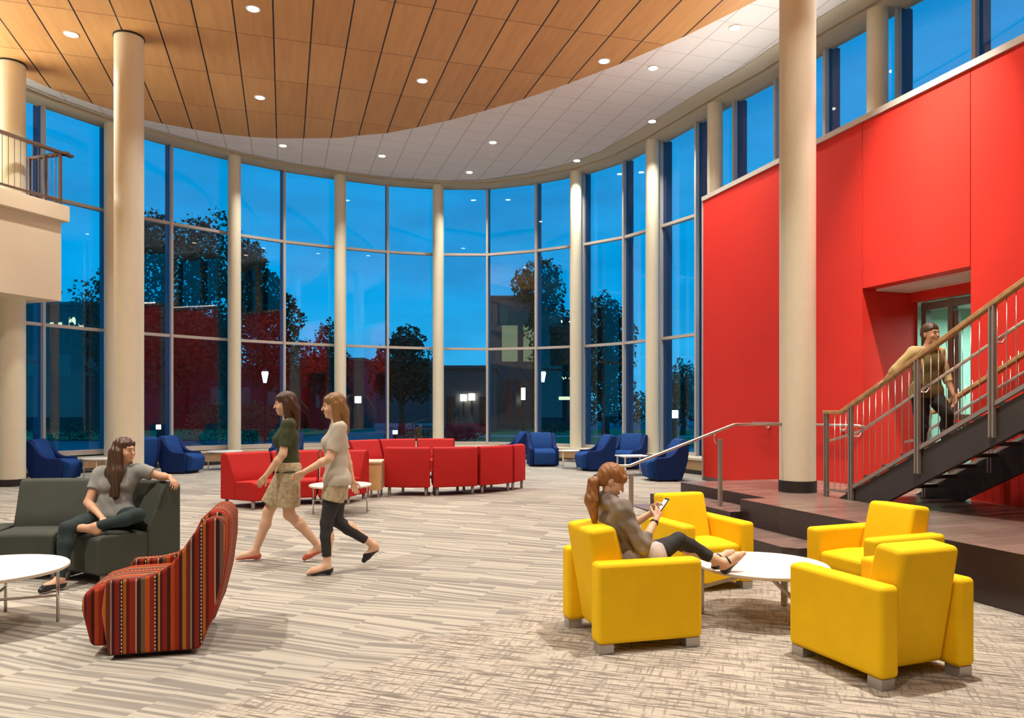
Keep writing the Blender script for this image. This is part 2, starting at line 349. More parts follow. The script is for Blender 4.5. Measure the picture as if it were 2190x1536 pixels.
# ------------------------------------------------------------------ mesh helpers
class MB:
    def __init__(s): s.v = []; s.f = []
    def add(s, vs, fs):
        o = len(s.v); s.v += [tuple(x) for x in vs]; s.f += [tuple(i + o for i in f) for f in fs]; return s
    def box(s, c, d, rz=0.0, R=None):
        x, y, z = d[0] / 2, d[1] / 2, d[2] / 2
        pts = [(-x, -y, -z), (x, -y, -z), (x, y, -z), (-x, y, -z), (-x, -y, z), (x, -y, z), (x, y, z), (-x, y, z)]
        R = R or Matrix.Rotation(rz, 3, 'Z')
        pts = [R @ Vector(p) + Vector(c) for p in pts]
        return s.add(pts, [(3, 2, 1, 0), (4, 5, 6, 7), (0, 1, 5, 4), (1, 2, 6, 5), (2, 3, 7, 6), (3, 0, 4, 7)])
    def bar(s, a, b, w, h, up=(0, 0, 1)):
        a, b = Vector(a), Vector(b); d = b - a; l = d.length; d.normalize()
        up = Vector(up)
        if abs(d.dot(up)) > 0.99: up = Vector((0, 1, 0))
        r = d.cross(up).normalized(); u = r.cross(d).normalized()
        R = Matrix((r, d, u)).transposed()
        return s.box((a + b) / 2, (w, l, h), R=R)
    def tube(s, pts, r, n=10, cap=True, radii=None):
        pts = [Vector(p) for p in pts]; rings = []; prev = None
        for i, p in enumerate(pts):
            t = (pts[min(i + 1, len(pts) - 1)] - pts[max(i - 1, 0)]).normalized()
            if prev is None:
                a = Vector((0, 0, 1)) if abs(t.z) < 0.9 else Vector((1, 0, 0))
                u = t.cross(a).normalized()
            else:
                u = (prev - t * prev.dot(t)).normalized()
            prev = u; w = t.cross(u)
            rr = radii[i] if radii else r
            rings.append([p + (u * math.cos(2 * math.pi * k / n) + w * math.sin(2 * math.pi * k / n)) * rr for k in range(n)])
        vs = [v for rg in rings for v in rg]; fs = []
        for i in range(len(pts) - 1):
            for k in range(n):
                k2 = (k + 1) % n
                fs.append((i * n + k, i * n + k2, (i + 1) * n + k2, (i + 1) * n + k))
        if cap:
            fs.append(tuple(range(n - 1, -1, -1))); o = (len(pts) - 1) * n; fs.append(tuple(o + k for k in range(n)))
        return s.add(vs, fs)
    def lathe(s, prof, c=(0, 0, 0), n=32):
        vs, fs = [], []
        for (r, z) in prof:
            for k in range(n):
                a = 2 * math.pi * k / n; vs.append((c[0] + r * math.cos(a), c[1] + r * math.sin(a), c[2] + z))
        m = len(prof)
        for i in range(m - 1):
            for k in range(n):
                k2 = (k + 1) % n; fs.append((i * n + k, i * n + k2, (i + 1) * n + k2, (i + 1) * n + k))
        fs.append(tuple(range(n - 1, -1, -1))); fs.append(tuple((m - 1) * n + k for k in range(n)))
        return s.add(vs, fs)
    def prism_x(s, prof, x0, x1):
        """profile of (y,z), counter-clockwise seen from +x, swept along x"""
        n = len(prof)
        vs = [(x0, y, z) for y, z in prof] + [(x1, y, z) for y, z in prof]
        fs = [tuple(range(n - 1, -1, -1)), tuple(range(n, 2 * n))]
        fs += [(i, (i + 1) % n, n + (i + 1) % n, n + i) for i in range(n)]
        return s.add(vs, fs)
    def prism_z(s, poly, z0, z1):
        n = len(poly)
        vs = [(x, y, z0) for x, y in poly] + [(x, y, z1) for x, y in poly]
        fs = [tuple(range(n - 1, -1, -1)), tuple(range(n, 2 * n))]
        fs += [(i, (i + 1) % n, n + (i + 1) % n, n + i) for i in range(n)]
        return s.add(vs, fs)
    def build(s, name, m, parent=None, loc=None, bevel=0, seg=3, smooth=False, sub=0, kind=None):
        me = bpy.data.meshes.new(name); me.from_pydata(s.v, [], s.f); me.update()
        me.validate()
        import bmesh
        bm = bmesh.new(); bm.from_mesh(me); bmesh.ops.recalc_face_normals(bm, faces=bm.faces); bm.to_mesh(me); bm.free()
        if smooth or bevel: me.polygons.foreach_set('use_smooth', [True] * len(me.polygons))
        o = bpy.data.objects.new(name, me); COL.objects.link(o)
        me.materials.append(MT[m] if isinstance(m, str) else m)
        if bevel:
            b = o.modifiers.new('bevel', 'BEVEL'); b.width = bevel; b.segments = seg; b.limit_method = 'ANGLE'; b.angle_limit = math.radians(35); b.harden_normals = True
        if sub:
            d = o.modifiers.new('sub', 'SUBSURF'); d.levels = sub; d.render_levels = sub
        if parent is not None: o.parent = parent
        if loc is not None: o.location = loc
        if kind: o['kind'] = kind
        return o
def smooth_caps(o, angle=40):
    """flat caps, round sides: sharp edges above an angle"""
    import bmesh
    me = o.data; bm = bmesh.new(); bm.from_mesh(me)
    for e in bm.edges:
        e.smooth = not (len(e.link_faces) == 2 and e.calc_face_angle(0) > math.radians(angle))
    for f in bm.faces: f.smooth = True
    bm.to_mesh(me); bm.free()
    return o
def tag(o, label, cat, group=None):
    o['label'] = label; o['category'] = cat
    if group: o['group'] = group
    return o
def thing(name, label, cat, loc=(0, 0, 0), rz=0.0, group=None):
    o = bpy.data.objects.new(name, None); COL.objects.link(o)
    o.location = loc; o.rotation_euler = (0, 0, rz); o.empty_display_size = 0.1
    return tag(o, label, cat, group)
def dup(root, loc, rz, label, group=None, scale=None):
    def cp(o, parent):
        c = o.copy(); COL.objects.link(c)
        if parent is not None: c.parent = parent
        for ch in [x for x in bpy.data.objects if x.parent == o]: cp(ch, c)
        return c
    r = cp(root, None); r.location = loc; r.rotation_euler = (0, 0, rz); r['label'] = label
    if group: r['group'] = group
    return r
def heading(fx, fy):
    """rotation that turns local +y to (fx, fy)"""
    return math.atan2(-fx, fy)
def PQ(p, q):
    return (0.9567 * p - 0.2912 * q, 0.2912 * p + 0.9567 * q)

def sst(a, b, x):
    t = min(1.0, max(0.0, (x - a) / (b - a))); return t * t * (3 - 2 * t)
L1 = 0.167
def floor_z(x, y):
    return L1 * sst(8.5, 12.2, y)

# ------------------------------------------------------------------ plan of the curved window wall (mullion points)
MUL = [(-12.9, 13.0), (-11.75, 15.35), (-10.90, 17.35), (-10.13, 18.69), (-9.09, 19.93), (-7.87, 21.16), (-6.73, 22.07), (-5.27, 22.90),
       (-3.91, 23.50), (-2.36, 23.88), (-0.78, 23.90), (0.77, 23.30), (2.17, 22.40), (3.21, 21.20), (3.97, 19.73), (4.57, 18.36), (5.12, 17.08),
       (5.67, 15.95), (6.16, 14.60), (6.82, 13.15), (7.40, 11.90), (8.0, 10.5), (8.6, 9.1)]
def normals(P):
    out = []
    for i in range(len(P)):
        a = Vector(P[max(i - 1, 0)]); b = Vector(P[min(i + 1, len(P) - 1)]); t = (b - a).normalized()
        out.append(Vector((t.y, -t.x)))       # points into the room
    return out
MN = normals(MUL)
def inset(d):
    if not callable(d): dd = lambda i: d
    else: dd = d
    return [(p[0] + n.x * dd(i), p[1] + n.y * dd(i)) for i, (p, n) in enumerate(zip(MUL, MN))]
def ring_strip(mb, A, B, za, zb):
    n = len(A)
    mb.add([(x, y, za) for x, y in A] + [(x, y, zb) for x, y in B], [(i, i + 1, n + i + 1, n + i) for i in range(n - 1)])
def yglass(x):
    P = MUL
    if x <= P[0][0]: return P[0][1]
    for (x0, y0), (x1, y1) in zip(P, P[1:]):
        if x0 <= x <= x1: return y0 + (y1 - y0) * (x - x0) / (x1 - x0)
    return P[-1][1]

# ------------------------------------------------------------------ floors
mb = MB()
xs = [-13.5 + 0.375 * i for i in range(61)]
ny = 76
for i, x in enumerate(xs):
    y1 = yglass(x) - 0.02
    for j in range(ny):
        y = -8 + (y1 + 8) * j / (ny - 1)
        mb.v.append((x, y, floor_z(x, y)))
for i in range(len(xs) - 1):
    for j in range(ny - 1):
        mb.f.append((i * ny + j, (i + 1) * ny + j, (i + 1) * ny + j + 1, i * ny + j + 1))
mb.build('floor', 'carpet', smooth=True, kind='structure')

PF = 5.82; PU = 6.22; PM = 5.665; PLW = 5.27; QN0 = 8.66; QN1 = 10.93
mb = MB()
mb.prism_z([PQ(PF, QN0), PQ(PF, -8), PQ(12.2, -8), PQ(12.2, 8.0), PQ(10.2, QN1), PQ(PU, QN1), PQ(PU, QN0)], -0.05, 0.5)
o = mb.build('platform_floor', 'plank', kind='structure')
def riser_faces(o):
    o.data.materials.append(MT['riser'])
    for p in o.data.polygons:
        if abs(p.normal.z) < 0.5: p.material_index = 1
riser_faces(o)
mb = MB(); mb.prism_z([PQ(PM, QN0 - 0.002), PQ(PU + .02, QN0 - 0.002), PQ(PU + .02, QN1), PQ(PM, QN1)], 0.0, 0.333)
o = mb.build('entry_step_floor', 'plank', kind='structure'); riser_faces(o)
mb = MB(); mb.prism_z([PQ(PLW, 7.05), PQ(PLW + 0.12, 6.92), PQ(PF + .02, 6.92), PQ(PF + .02, QN1), PQ(PLW, QN1)], -0.05, L1 + 0.004)
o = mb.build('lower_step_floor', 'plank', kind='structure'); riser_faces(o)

# ------------------------------------------------------------------ ceilings
mb = MB()
out = [(-14.0, 13.0), (-14.0, -8.5)] + [(12.5, -8.5), (12.5, 8.0)]
poly = inset(0.55) + [(12.0, 9.0), (12.5, -8.5), (-14.0, -8.5), (-14.0, 13.0)]
mb.add([(x, y, TILE_Z) for x, y in poly], [tuple(range(len(poly)))])
mb.build('ceiling', 'tile', kind='structure')
mb = MB(); ring_strip(mb, inset(lambda i: 0.62 + 0.36 * sst(8, 13, i)), inset(0.50), TILE_Z - 0.012, TILE_Z - 0.012); mb.build('trim_1', 'border', kind='structure')
mb = MB(); A, B = inset(0.46), inset(-0.12)
ring_strip(mb, A, B, TILE_Z - 0.07, TILE_Z - 0.07); ring_strip(mb, A, A, TILE_Z - 0.07, TILE_Z + 0.02); ring_strip(mb, B, B, TILE_Z - 0.07, TILE_Z + 0.3)
mb.build('trim_2', 'border', kind='structure')
mb = MB(); ring_strip(mb, inset(0.50), inset(0.46), TILE_Z + 0.03, TILE_Z + 0.03); mb.build('trim_3', 'dark', kind='structure')
mb = MB(); mb.prism_z([(-15, -9), (13.5, -9), (13.5, 9.2), (8.7, 9.2)] + inset(-0.5)[::-1] + [(-15, 13)], TILE_Z + 0.25, TILE_Z + 0.4)
mb.build('roof_slab_ceiling', 'white', kind='structure')

WE = [(50, 163), (117, 193), (207, 225), (247, 238), (305, 256), (350, 265), (415, 277), (477, 287), (535, 293), (592, 296), (650, 296), (730, 295),
      (767, 290), (827, 285), (890, 273), (958, 258), (1033, 238), (1117, 213), (1213, 180), (1323, 138), (1460, 80), (1560, 30), (1620, 0)]
edge = []
for (u, v) in WE:
    Y = (WOOD_Z - 1.7) * 1600 / (875 - v); edge.append(((u - 1095) / 1600 * Y, Y))
edge = [(-13.0, 13.2), (-11.6, 14.5)] + edge + [(5.3, 11.3), (7.0, 9.2), (8.2, 7.2), (9.2, 4.6), (9.2, -6.0), (-13.0, -6.0)]
mb = MB(); mb.prism_z(edge, WOOD_Z, WOOD_Z + 0.13)
o = mb.build('timber_ceiling', 'woodceil', kind='structure')

# ------------------------------------------------------------------ outer walls of the hall that the photo does not show, lit by the same lamps
for nm, a, b in (('wall_back', (-14, -8.2), (12.5, -8.2)), ('wall_left', (-13.6, -8.2), (-13.0, 13.1)), ('wall_right', (12.3, -8.2), (12.3, 9.2))):
    mb = MB(); mb.bar((*a, 4.4), (*b, 4.4), 0.2, 8.9); mb.build(nm, 'white', kind='structure')

# ------------------------------------------------------------------ red wall with the doorway
WT, QL, QD1, QD0 = 6.17, 14.19, 9.57, 7.64
PW0, PW1 = 8.62, 9.70
def slab(q0, q1, z0, z1, p0=PW0, p1=PW1):
    return [PQ(p0, q0), PQ(p1, q0), PQ(p1, q1), PQ(p0, q1)], z0, z1
mb = MB()
mb.prism_z(*slab(QD1, QL, -0.05, WT)); mb.build('wall_red', 'red', kind='structure')
mb = MB(); mb.prism_z(*slab(QD0 + 0.012, QD1 - 0.012, 3.58, WT)); mb.build('wall_red_header', 'red', kind='structure')
mb = MB(); mb.prism_z(*slab(-7.5, QD0, -0.05, WT)); mb.build('wall_red_end', 'red', kind='structure')
mb = MB(); mb.prism_z(*slab(-7.5, QL + 0.03, WT, WT + 0.09, PW0 - 0.03, PW1)); mb.build('trim_4', 'alu', kind='structure')
mb = MB(); mb.prism_z(*slab(QL, QL + 0.05, 0.0, WT + 0.05, PW0 - 0.01, PW0 + 0.25)); mb.build('trim_5', 'alu', kind='structure')
mb = MB()
mb.prism_z(*slab(QN1 + 0.02, QL, 0.1, L1 + 0.085, PW0 - 0.012, PW0 - 0.001)); mb.build('baseboard_red', mat('dark_grey_baseboard', (0.13, 0.11, 0.10), 0.6), kind='structure')

# vestibule behind the doorway
mb = MB(); mb.prism_z(*slab(QD0 - .6, QD1 + .6, 3.42, 3.57, PW1 + 0.0, 13.0)); mb.build('vestibule_ceiling', 'white', kind='structure')
mb = MB(); mb.prism_z(*slab(QD0 + .02, QD1 - .02, 3.545, 3.578, PW0 + 0.25, PW1 - .05)); mb.build('doorway_ceiling', 'white', kind='structure')
mb = MB(); mb.prism_z(*slab(QD0, QD1, 3.40, 3.575, PW1 - 0.16, PW1 - .02)); mb.build('trim_6', 'red', kind='structure')
mb = MB(); mb.prism_z(*slab(QD0 - 1.2, QD1 + .6, -0.05, 0.5, PW1, 13.0)); mb.build('vestibule_floor', 'paving', kind='structure')
mb = MB(); mb.prism_z(*slab(QD1 + .5, QD1 + .6, 0.5, 3.42, PW1, 13.0)); mb.build('wall_vestibule', 'vestwall', kind='structure')
mb = MB(); mb.prism_z(*slab(QD0 - 1.2, QD1 + .6, 0.5, 3.42, 12.9, 13.0)); mb.build('wall_vestibule_end', mat('teal_dark_glazing', (0.03, 0.09, 0.10), 0.2), kind='structure')
mb = MB(); mb.prism_z(*slab(QD0 - 1.3, QD0 - 1.2, 0.5, 3.42, PW1, 13.0)); mb.build('wall_vestibule_side', 'vestwall', kind='structure')
door = thing('door_1', '', '', (0, 0, 0)); del door['label']; del door['category']; door['kind'] = 'structure'
PG = PW1 + 0.12
def pqbar(mb, p, q, z0, z1, wp, wq):
    x, y = PQ(p, q); mb.box((x, y, (z0 + z1) / 2), (wp, wq, z1 - z0), rz=GA)
mb = MB()
for q in (QD1 - 0.05, 9.02, 8.05, QD0 + 0.04): pqbar(mb, PG, q, 0.5, 3.40, 0.10, 0.09)
for z in (3.33, 0.56): pqbar(mb, PG, (QD0 + QD1) / 2, z - 0.06, z + 0.06, 0.10, QD1 - QD0)
mb.build('door_frame', 'doorframe', door)
mb = MB(); pqbar(mb, PG, 8.54, 0.52, 0.74, 0.05, 0.86); pqbar(mb, PG, 8.54, 1.42, 1.62, 0.05, 0.86)
for q in (8.94, 8.14): pqbar(mb, PG, q, 0.52, 3.2, 0.05, 0.09)
leaf = mb.build('door_leaf', 'doorframe', door)
mb = MB(); pqbar(mb, PG - 0.07, 8.54, 1.50, 1.54, 0.04, 0.7); mb.build('push_bar', 'chrome', leaf)
mb = MB(); x0, y0 = PQ(PG, QD0 + .05); x1, y1 = PQ(PG, QD1 - .05)
mb.add([(x0, y0, .6), (x1, y1, .6), (x1, y1, 3.3), (x0, y0, 3.3)], [(0, 1, 2, 3)]); mb.build('door_glass', 'glass', door)
tx, ty = PQ(11.6, 8.35)
mb = MB(); mb.box((tx, ty, 3.0), (0.05, 0.62, 0.28), rz=GA)
es = mb.build('exit_sign', 'exitglow'); tag(es, 'glowing red exit sign hanging in the vestibule behind the glass door', 'sign')
mb = MB(); mb.box((tx, ty, 3.27), (0.03, 0.03, 0.28), rz=GA); mb.build('hanger', 'alu', es)
tx, ty = PQ(12.3, 8.62)
mb = MB(); mb.box((tx, ty, 1.95), (0.10, 0.22, 2.9), rz=GA)
cp_ = mb.build('vestibule_post', 'vestwall'); tag(cp_, 'pale green square post standing in the vestibule past the glass door', 'post')
tx, ty = PQ(11.2, 8.6)
lamp('vestibule_lamp', (tx, ty, 3.38), 260, 0.5, 170, (0.62, 1.0, 0.88))
tx, ty = PQ(9.2, 8.6)

# ------------------------------------------------------------------ curved curtain wall: one window per bay
def lerp(a, b, t): return a + (b - a) * t
NM = len(MUL)
for i in range(NM - 1):
    a, b = Vector(MUL[i]), Vector(MUL[i + 1])
    w = bpy.data.objects.new('window_%d' % (i + 1), None); COL.objects.link(w); w.location = (*((a + b) / 2), 0); w['kind'] = 'structure'
    c = (a + b) / 2
    t = i / 14.0
    zl0, zl1 = (lerp(3.66, 3.64, min(i, 8) / 8) if i < 8 else lerp(3.64, 3.535, min(1, (i - 8) / 7))), None
    zl1 = (lerp(3.66, 3.64, min(i + 1, 8) / 8) if i + 1 < 8 else lerp(3.64, 3.535, min(1, (i - 7) / 7)))
    zu0 = lerp(6.645, 6.62, min(1, i / 12)) if i < 13 else lerp(6.62, 6.46, min(1, (i - 12) / 3))
    zu1 = lerp(6.645, 6.62, min(1, (i + 1) / 12)) if i + 1 < 13 else lerp(6.62, 6.46, min(1, (i - 11) / 3))
    zs = lerp(0.66, 0.56, min(1, i / 15))
    base = 0 if i < 15 else 1
    rz = math.atan2((b - a).y, (b - a).x)
    def rel(p, z): return (p.x - c.x, p.y - c.y, z)
    rows = [(zs, zs, zl0, zl1), (zl0, zl1, zu0, zu1), (zu0, zu1, 8.76, 8.76)]
    if base: rows = [(zu0 - .8, zu1 - .8, 8.76, 8.76)]
    for (p0, p1, q0, q1) in rows:
        m_ = MB(); m_.add([rel(a, p0), rel(b, p1), rel(b, q1), rel(a, q0)], [(0, 1, 2, 3)]); m_.build('pane', 'glass', w)
    if not base:
        for (h0, h1) in ((zl0, zl1), (zu0, zu1)):
            m_ = MB(); m_.bar(rel(a, h0), rel(b, h1), 0.13, 0.075); m_.build('transom', 'alu', w)
        m_ = MB(); m_.bar(rel(a, zs), rel(b, zs), 0.16, 0.12); m_.build('sill_rail', 'alu', w)
    n = MN[i]; zb = zs if i <= 15 else 5.4
    ai = a + n * 0.045; ao = a - n * 0.15
    m_ = MB(); m_.box(rel(ai, (zb + 8.78) / 2), (0.062, 0.10, 8.78 - zb), rz=math.atan2(n.y, n.x) - math.pi / 2); m_.build('mullion', 'alu', w)
    m_ = MB(); m_.box(rel(ao, (zb + 8.78) / 2), (0.058, 0.28, 8.78 - zb), rz=math.atan2(n.y, n.x) - math.pi / 2); m_.build('outer_fin', 'fin', w)
# window seat ledge / low wall
def lw(i): return lerp(0.30, 0.80, sst(4, 11, i)) if i < 13 else 0.6
A = inset(lw)[:18]; B = inset(-0.1)[:18]
mb = MB(); ring_strip(mb, A, B, 0.55, 0.55); ring_strip(mb, A, A, 0.50, 0.55); mb.build('trim_7', 'border', kind='structure')
A2 = inset(lambda i: lw(i) - 0.03)[:18]
mb = MB(); ring_strip(mb, A2, A2, 0.0, 0.52); mb.build('wall_window', 'panelwood', kind='structure')
A3 = inset(lambda i: lw(i) - 0.015)[:18]
mb = MB(); ring_strip(mb, A3, A3, 0.0, L1 + 0.10); mb.build('baseboard_window', 'dark', kind='structure')
B2 = inset(-0.12)[:18]
mb = MB(); ring_strip(mb, B2, B2, -0.1, 0.62); mb.build('wall_sill', 'stone', kind='structure')

# ------------------------------------------------------------------ columns and pillars
def column(x, y, z0, z1, r, label, name='round_column', base=None, collar=True, group=None):
    t = thing(name, label, 'column', (x, y, z0), 0, group)
    o = MB().lathe([(r, 0), (r, z1 - z0)], n=48).build('shaft', 'cream', t); smooth_caps(o)
    if collar:
        o = MB().lathe([(r + 0.016, z1 - z0 - 0.03), (r + 0.016, z1 - z0)], n=48).build('collar', 'dark', t); smooth_caps(o)
    if base:
        o = MB().lathe([(r + 0.012, 0), (r + 0.012, base)], n=48).build('base_ring', 'dark', t); smooth_caps(o)
    return t
column(-10.0, 14.94, L1, WOOD_Z, 0.25, 'thick cream pillar passing through the balcony slab', 'round_pillar', 0.14)
column(-7.10, 13.87, L1, WOOD_Z, 0.252, 'thick cream pillar behind the woman on the charcoal sofa', 'round_pillar', 0.14)
column(4.16, 10.90, 0.5, TILE_Z, 0.252, 'thick cream pillar with dark base ring on the wooden platform', 'round_pillar', 0.165)
def colpos(u, d):
    best = None
    for (p0, p1) in zip(MUL, MUL[1:]):
        for k in range(40):
            t = k / 40; x = lerp(p0[0], p1[0], t); y = lerp(p0[1], p1[1], t)
            tt = (Vector(p1) - Vector(p0)).normalized(); x += tt.y * d; y += -tt.x * d
            e = abs(x / y * 1600 + 1095 - u)
            if best is None or e < best[0]: best = (e, x, y)
    return best[1], best[2]
for u, lab in ((240, 'slim cream column at the curved window half hidden by a thick pillar'), (500, 'slim cream column at the window behind the end of the red sofa'),
               (727, 'slim cream column at the window behind the two walking women'), (937, 'slim cream column at the deepest point of the curved window'),
               (1232, 'slim cream column at the window beside the small round white table'), (1395, 'slim cream column at the window next to the last blue chair'),
               (1530, 'slim cream column rising above the far end of the red wall'), (1875, 'slim cream column above the red wall over the doorway')):
    x, y = colpos(u, 0.32)
    column(x, y, 0.0 if u < 1500 else 0.05, TILE_Z - 0.065, 0.175, lab, base=None, collar=False)

# ------------------------------------------------------------------ recessed ceiling lamps
def pix_on(u, v, z):
    Y = (z - 1.7) * 1600 / (875 - v); return ((u - 1095) / 1600 * Y, Y)
DL = [(541, 18, 'w', 'recessed lamp in the timber ceiling closest to the viewer'), (152, 73, 'w', 'recessed lamp in the timber ceiling between the two thick pillars'),
      (556, 208, 'w', 'recessed lamp in the timber ceiling deepest towards the window'), (903, 172, 'w', 'recessed lamp in the middle of the timber ceiling'),
      (1292, 130, 'w', 'recessed lamp close to the curved edge of the timber ceiling'),
      (605, 311, 't', 'recessed lamp in the white ceiling just beyond the timber edge'), (817, 333, 't', 'recessed lamp in the white ceiling above the walking women'),
      (1054, 304, 't', 'recessed lamp in the middle of the white ceiling'), (1004, 368, 't', 'recessed lamp in the white ceiling deepest at the curved window'),
      (1234, 343, 't', 'recessed lamp in the white ceiling above the small white table'), (1395, 259, 't', 'recessed lamp in the white ceiling beside the curved soffit'),
      (1397, 145, 't', 'recessed lamp in the white ceiling next to the timber edge'), (1572, 59, 't', 'recessed lamp in the white ceiling beside the platform pillar')]
for u, v, k, lab in DL:
    z = WOOD_Z if k == 'w' else TILE_Z
    x, y = pix_on(u, v, z)
    t = thing('ceiling_downlight', lab, 'ceiling light', (x, y, z), 0, 'recessed lamps in the timber ceiling' if k == 'w' else 'recessed lamps in the white ceiling')
    o = MB().lathe([(0.125, -0.012), (0.125, 0.0)], n=28).build('trim_ring', 'white', t)
    o = MB().lathe([(0.09, -0.016), (0.09, -0.005)], n=28).build('lens', 'lampglow', t)
    lamp('downlight_lamp', (x, y, z - 0.03), 165, 0.22, 112)
for (x, y, w_) in [(2.8, 5.7, 540), (-5.2, 4.6, 540), (-1.4, 9.6, 260), (-7.8, 9.2, 330), (4.6, 8.9, 110), (-1.0, 1.0, 240), (6.6, 1.4, 90), (-7.5, -0.5, 220), (1.5, -4, 220)]:
    lamp('downlight_lamp', (x, y, WOOD_Z - 0.03), w_, 0.2, 108)
# unseen uplights added atop red wall and behind balcony to brighten the ceilings
for nm, a, b, w_ in (('added_uplight', (*PQ(9.2, 13.6), 6.36), (*PQ(9.2, 2.0), 6.36), 170), ('added_uplight', (-12.3, 15.4, 6.2), (-12.9, 9.0, 6.2), 380)):
    a, b = Vector(a), Vector(b)
    d = bpy.data.lights.new(nm, 'AREA'); d.shape = 'RECTANGLE'; d.size = (b - a).length; d.size_y = 0.14; d.energy = w_; d.color = LAMP_COL; d.spread = math.radians(125)
    o = bpy.data.objects.new(nm, d); COL.objects.link(o); o.location = (a + b) / 2
    t_ = (b - a).normalized()
    z_ = (Vector((-1.0, 0.1, 0.8)) if a.x > 0 else Vector((1.0, 0.15, 0.7))).normalized() * -1
    y_ = z_.cross(t_).normalized(); z_ = t_.cross(y_)
    o.rotation_euler = Matrix((t_, y_, z_)).transposed().to_euler()
# wall washers over the red wall
for q, w_ in ((7.7, 130),):
    x, y = PQ(7.1, q); x2, y2 = PQ(8.62, q + 0.7)
    lamp('wall_washer', (x, y, 8.56), w_, 0.2, 50, LAMP_COL, (x2, y2, 4.2))

# ------------------------------------------------------------------ balcony
d_b = Vector((0.349, 0.937)); n_b = Vector((-0.937, 0.349)); cb = Vector((-9.04, 15.3))
def bp(a, n): p = cb + d_b * a + n_b * n; return (p.x, p.y)
mb = MB(); mb.prism_z([bp(0, 0), bp(0, 3.0), bp(-7, 3.0), bp(-7, 0)], 5.52, 5.84); mb.build('balcony_floor', 'creamwall', bevel=0.01, kind='structure')
mb = MB(); mb.prism_z([bp(-0.10, .12), bp(-0.10, 3.0), bp(-7, 3.0), bp(-7, .12)], 3.90, 5.52); mb.build('wall_balcony', 'creamwall', kind='structure')
br = thing('balcony_railing', 'brown metal railing with wooden top rail along the balcony edge', 'railing', (*bp(-0.12, 0.12), 5.84))
def bl(a, n, z): p = bp(a, n); o_ = bp(-0.12, 0.12); return (p[0] - o_[0], p[1] - o_[1], z)
MT['railbrown'] = mat('brown_metal_rail', (0.17, 0.105, 0.075), 0.45, 0.4)
m_ = MB(); m_.bar(bl(0.15, 0.12, 1.08), bl(-6.5, 0.12, 1.08), 0.11, 0.055); m_.bar(bl(-0.05, 0.0, 1.08), bl(-0.12, 2.9, 1.08), 0.11, 0.055); m_.build('handrail', 'railbrown', br, bevel=0.01)
m_ = MB(); m_.bar(bl(-0.12, 0.12, 0.10), bl(-6.5, 0.12, 0.10), 0.04, 0.04); m_.bar(bl(-0.12, 0.12, 0.10), bl(-0.12, 2.9, 0.10), 0.04, 0.04); m_.build('bottom_rail', 'railbrown', br)
for (a, n) in ((-0.12, 0.12), (-1.45, 0.12), (-2.8, 0.12), (-0.12, 1.0), (-0.12, 1.9), (-0.12, 0.55)):
    m_ = MB(); m_.box(bl(a, n, 0.53), (0.05, 0.05, 1.06), rz=math.atan2(d_b.y, d_b.x)); m_.build('post', 'railbrown', br)
for k in range(1, 22):
    m_ = MB(); m_.tube([bl(-0.12 - 0.12 * k, 0.12, 0.1), bl(-0.12 - 0.12 * k, 0.12, 1.06)], 0.006, 6); m_.build('baluster', 'railbrown', br)
for k in range(1, 16):
    m_ = MB(); m_.tube([bl(-0.12, 0.12 + 0.12 * k, 0.1), bl(-0.12, 0.12 + 0.12 * k, 1.06)], 0.006, 6); m_.build('baluster', 'railbrown', br)
m_ = MB(); m_.bar(bl(-1.6, 0.12, 0.58), bl(-6.4, 0.12, 0.58), 0.012, 0.85); m_.build('glass_panel', mat('green_tinted_panel', (0.45, 0.75, 0.55), 0.1), br)

# ------------------------------------------------------------------ staircase
PN = 7.146; PFAR = 8.42
sx, sy = PQ(PN, 8.5)
stair = thing('staircase', 'open riser steel staircase climbing from the wooden platform past the red wall', 'staircase', (sx, sy, 0.5))
def S(p, q, z): x, y = PQ(p, q); return (x - sx, y - sy, z - 0.5)
def ztop(q): return 0.714 + 0.517 * (7.947 - q)
def zbot(q): return 0.862 + 0.52 * (6.986 - q)
QEND = 0.5
for p in (PN, PFAR):
    prof = [(8.36, 0.5), (7.62, 0.5), (QEND, zbot(QEND)), (QEND, ztop(QEND))]
    m_ = MB(); n = 4
    vs = [S(p, q, z) for q, z in prof] + [S(p + 0.07, q, z) for q, z in prof]
    m_.add(vs, [(0, 1, 2, 3), (7, 6, 5, 4)] + [(i, (i + 1) % 4, 4 + (i + 1) % 4, 4 + i) for i in range(4)])
    m_.build('stringer', 'stringer', stair)
k = 0; q = 8.12; z = 0.665
while q > QEND + .2:
    m_ = MB(); x, y, zz = S((PN + PFAR) / 2 + 0.03, q, z)
    m_.box((x, y, zz), (PFAR - PN - 0.07, 0.30, 0.05), rz=GA); m_.build('tread', 'tread', stair)
    q -= 0.30; z += 0.1552
def zh(q): return 2.305 + 0.517 * (7.02 - q)
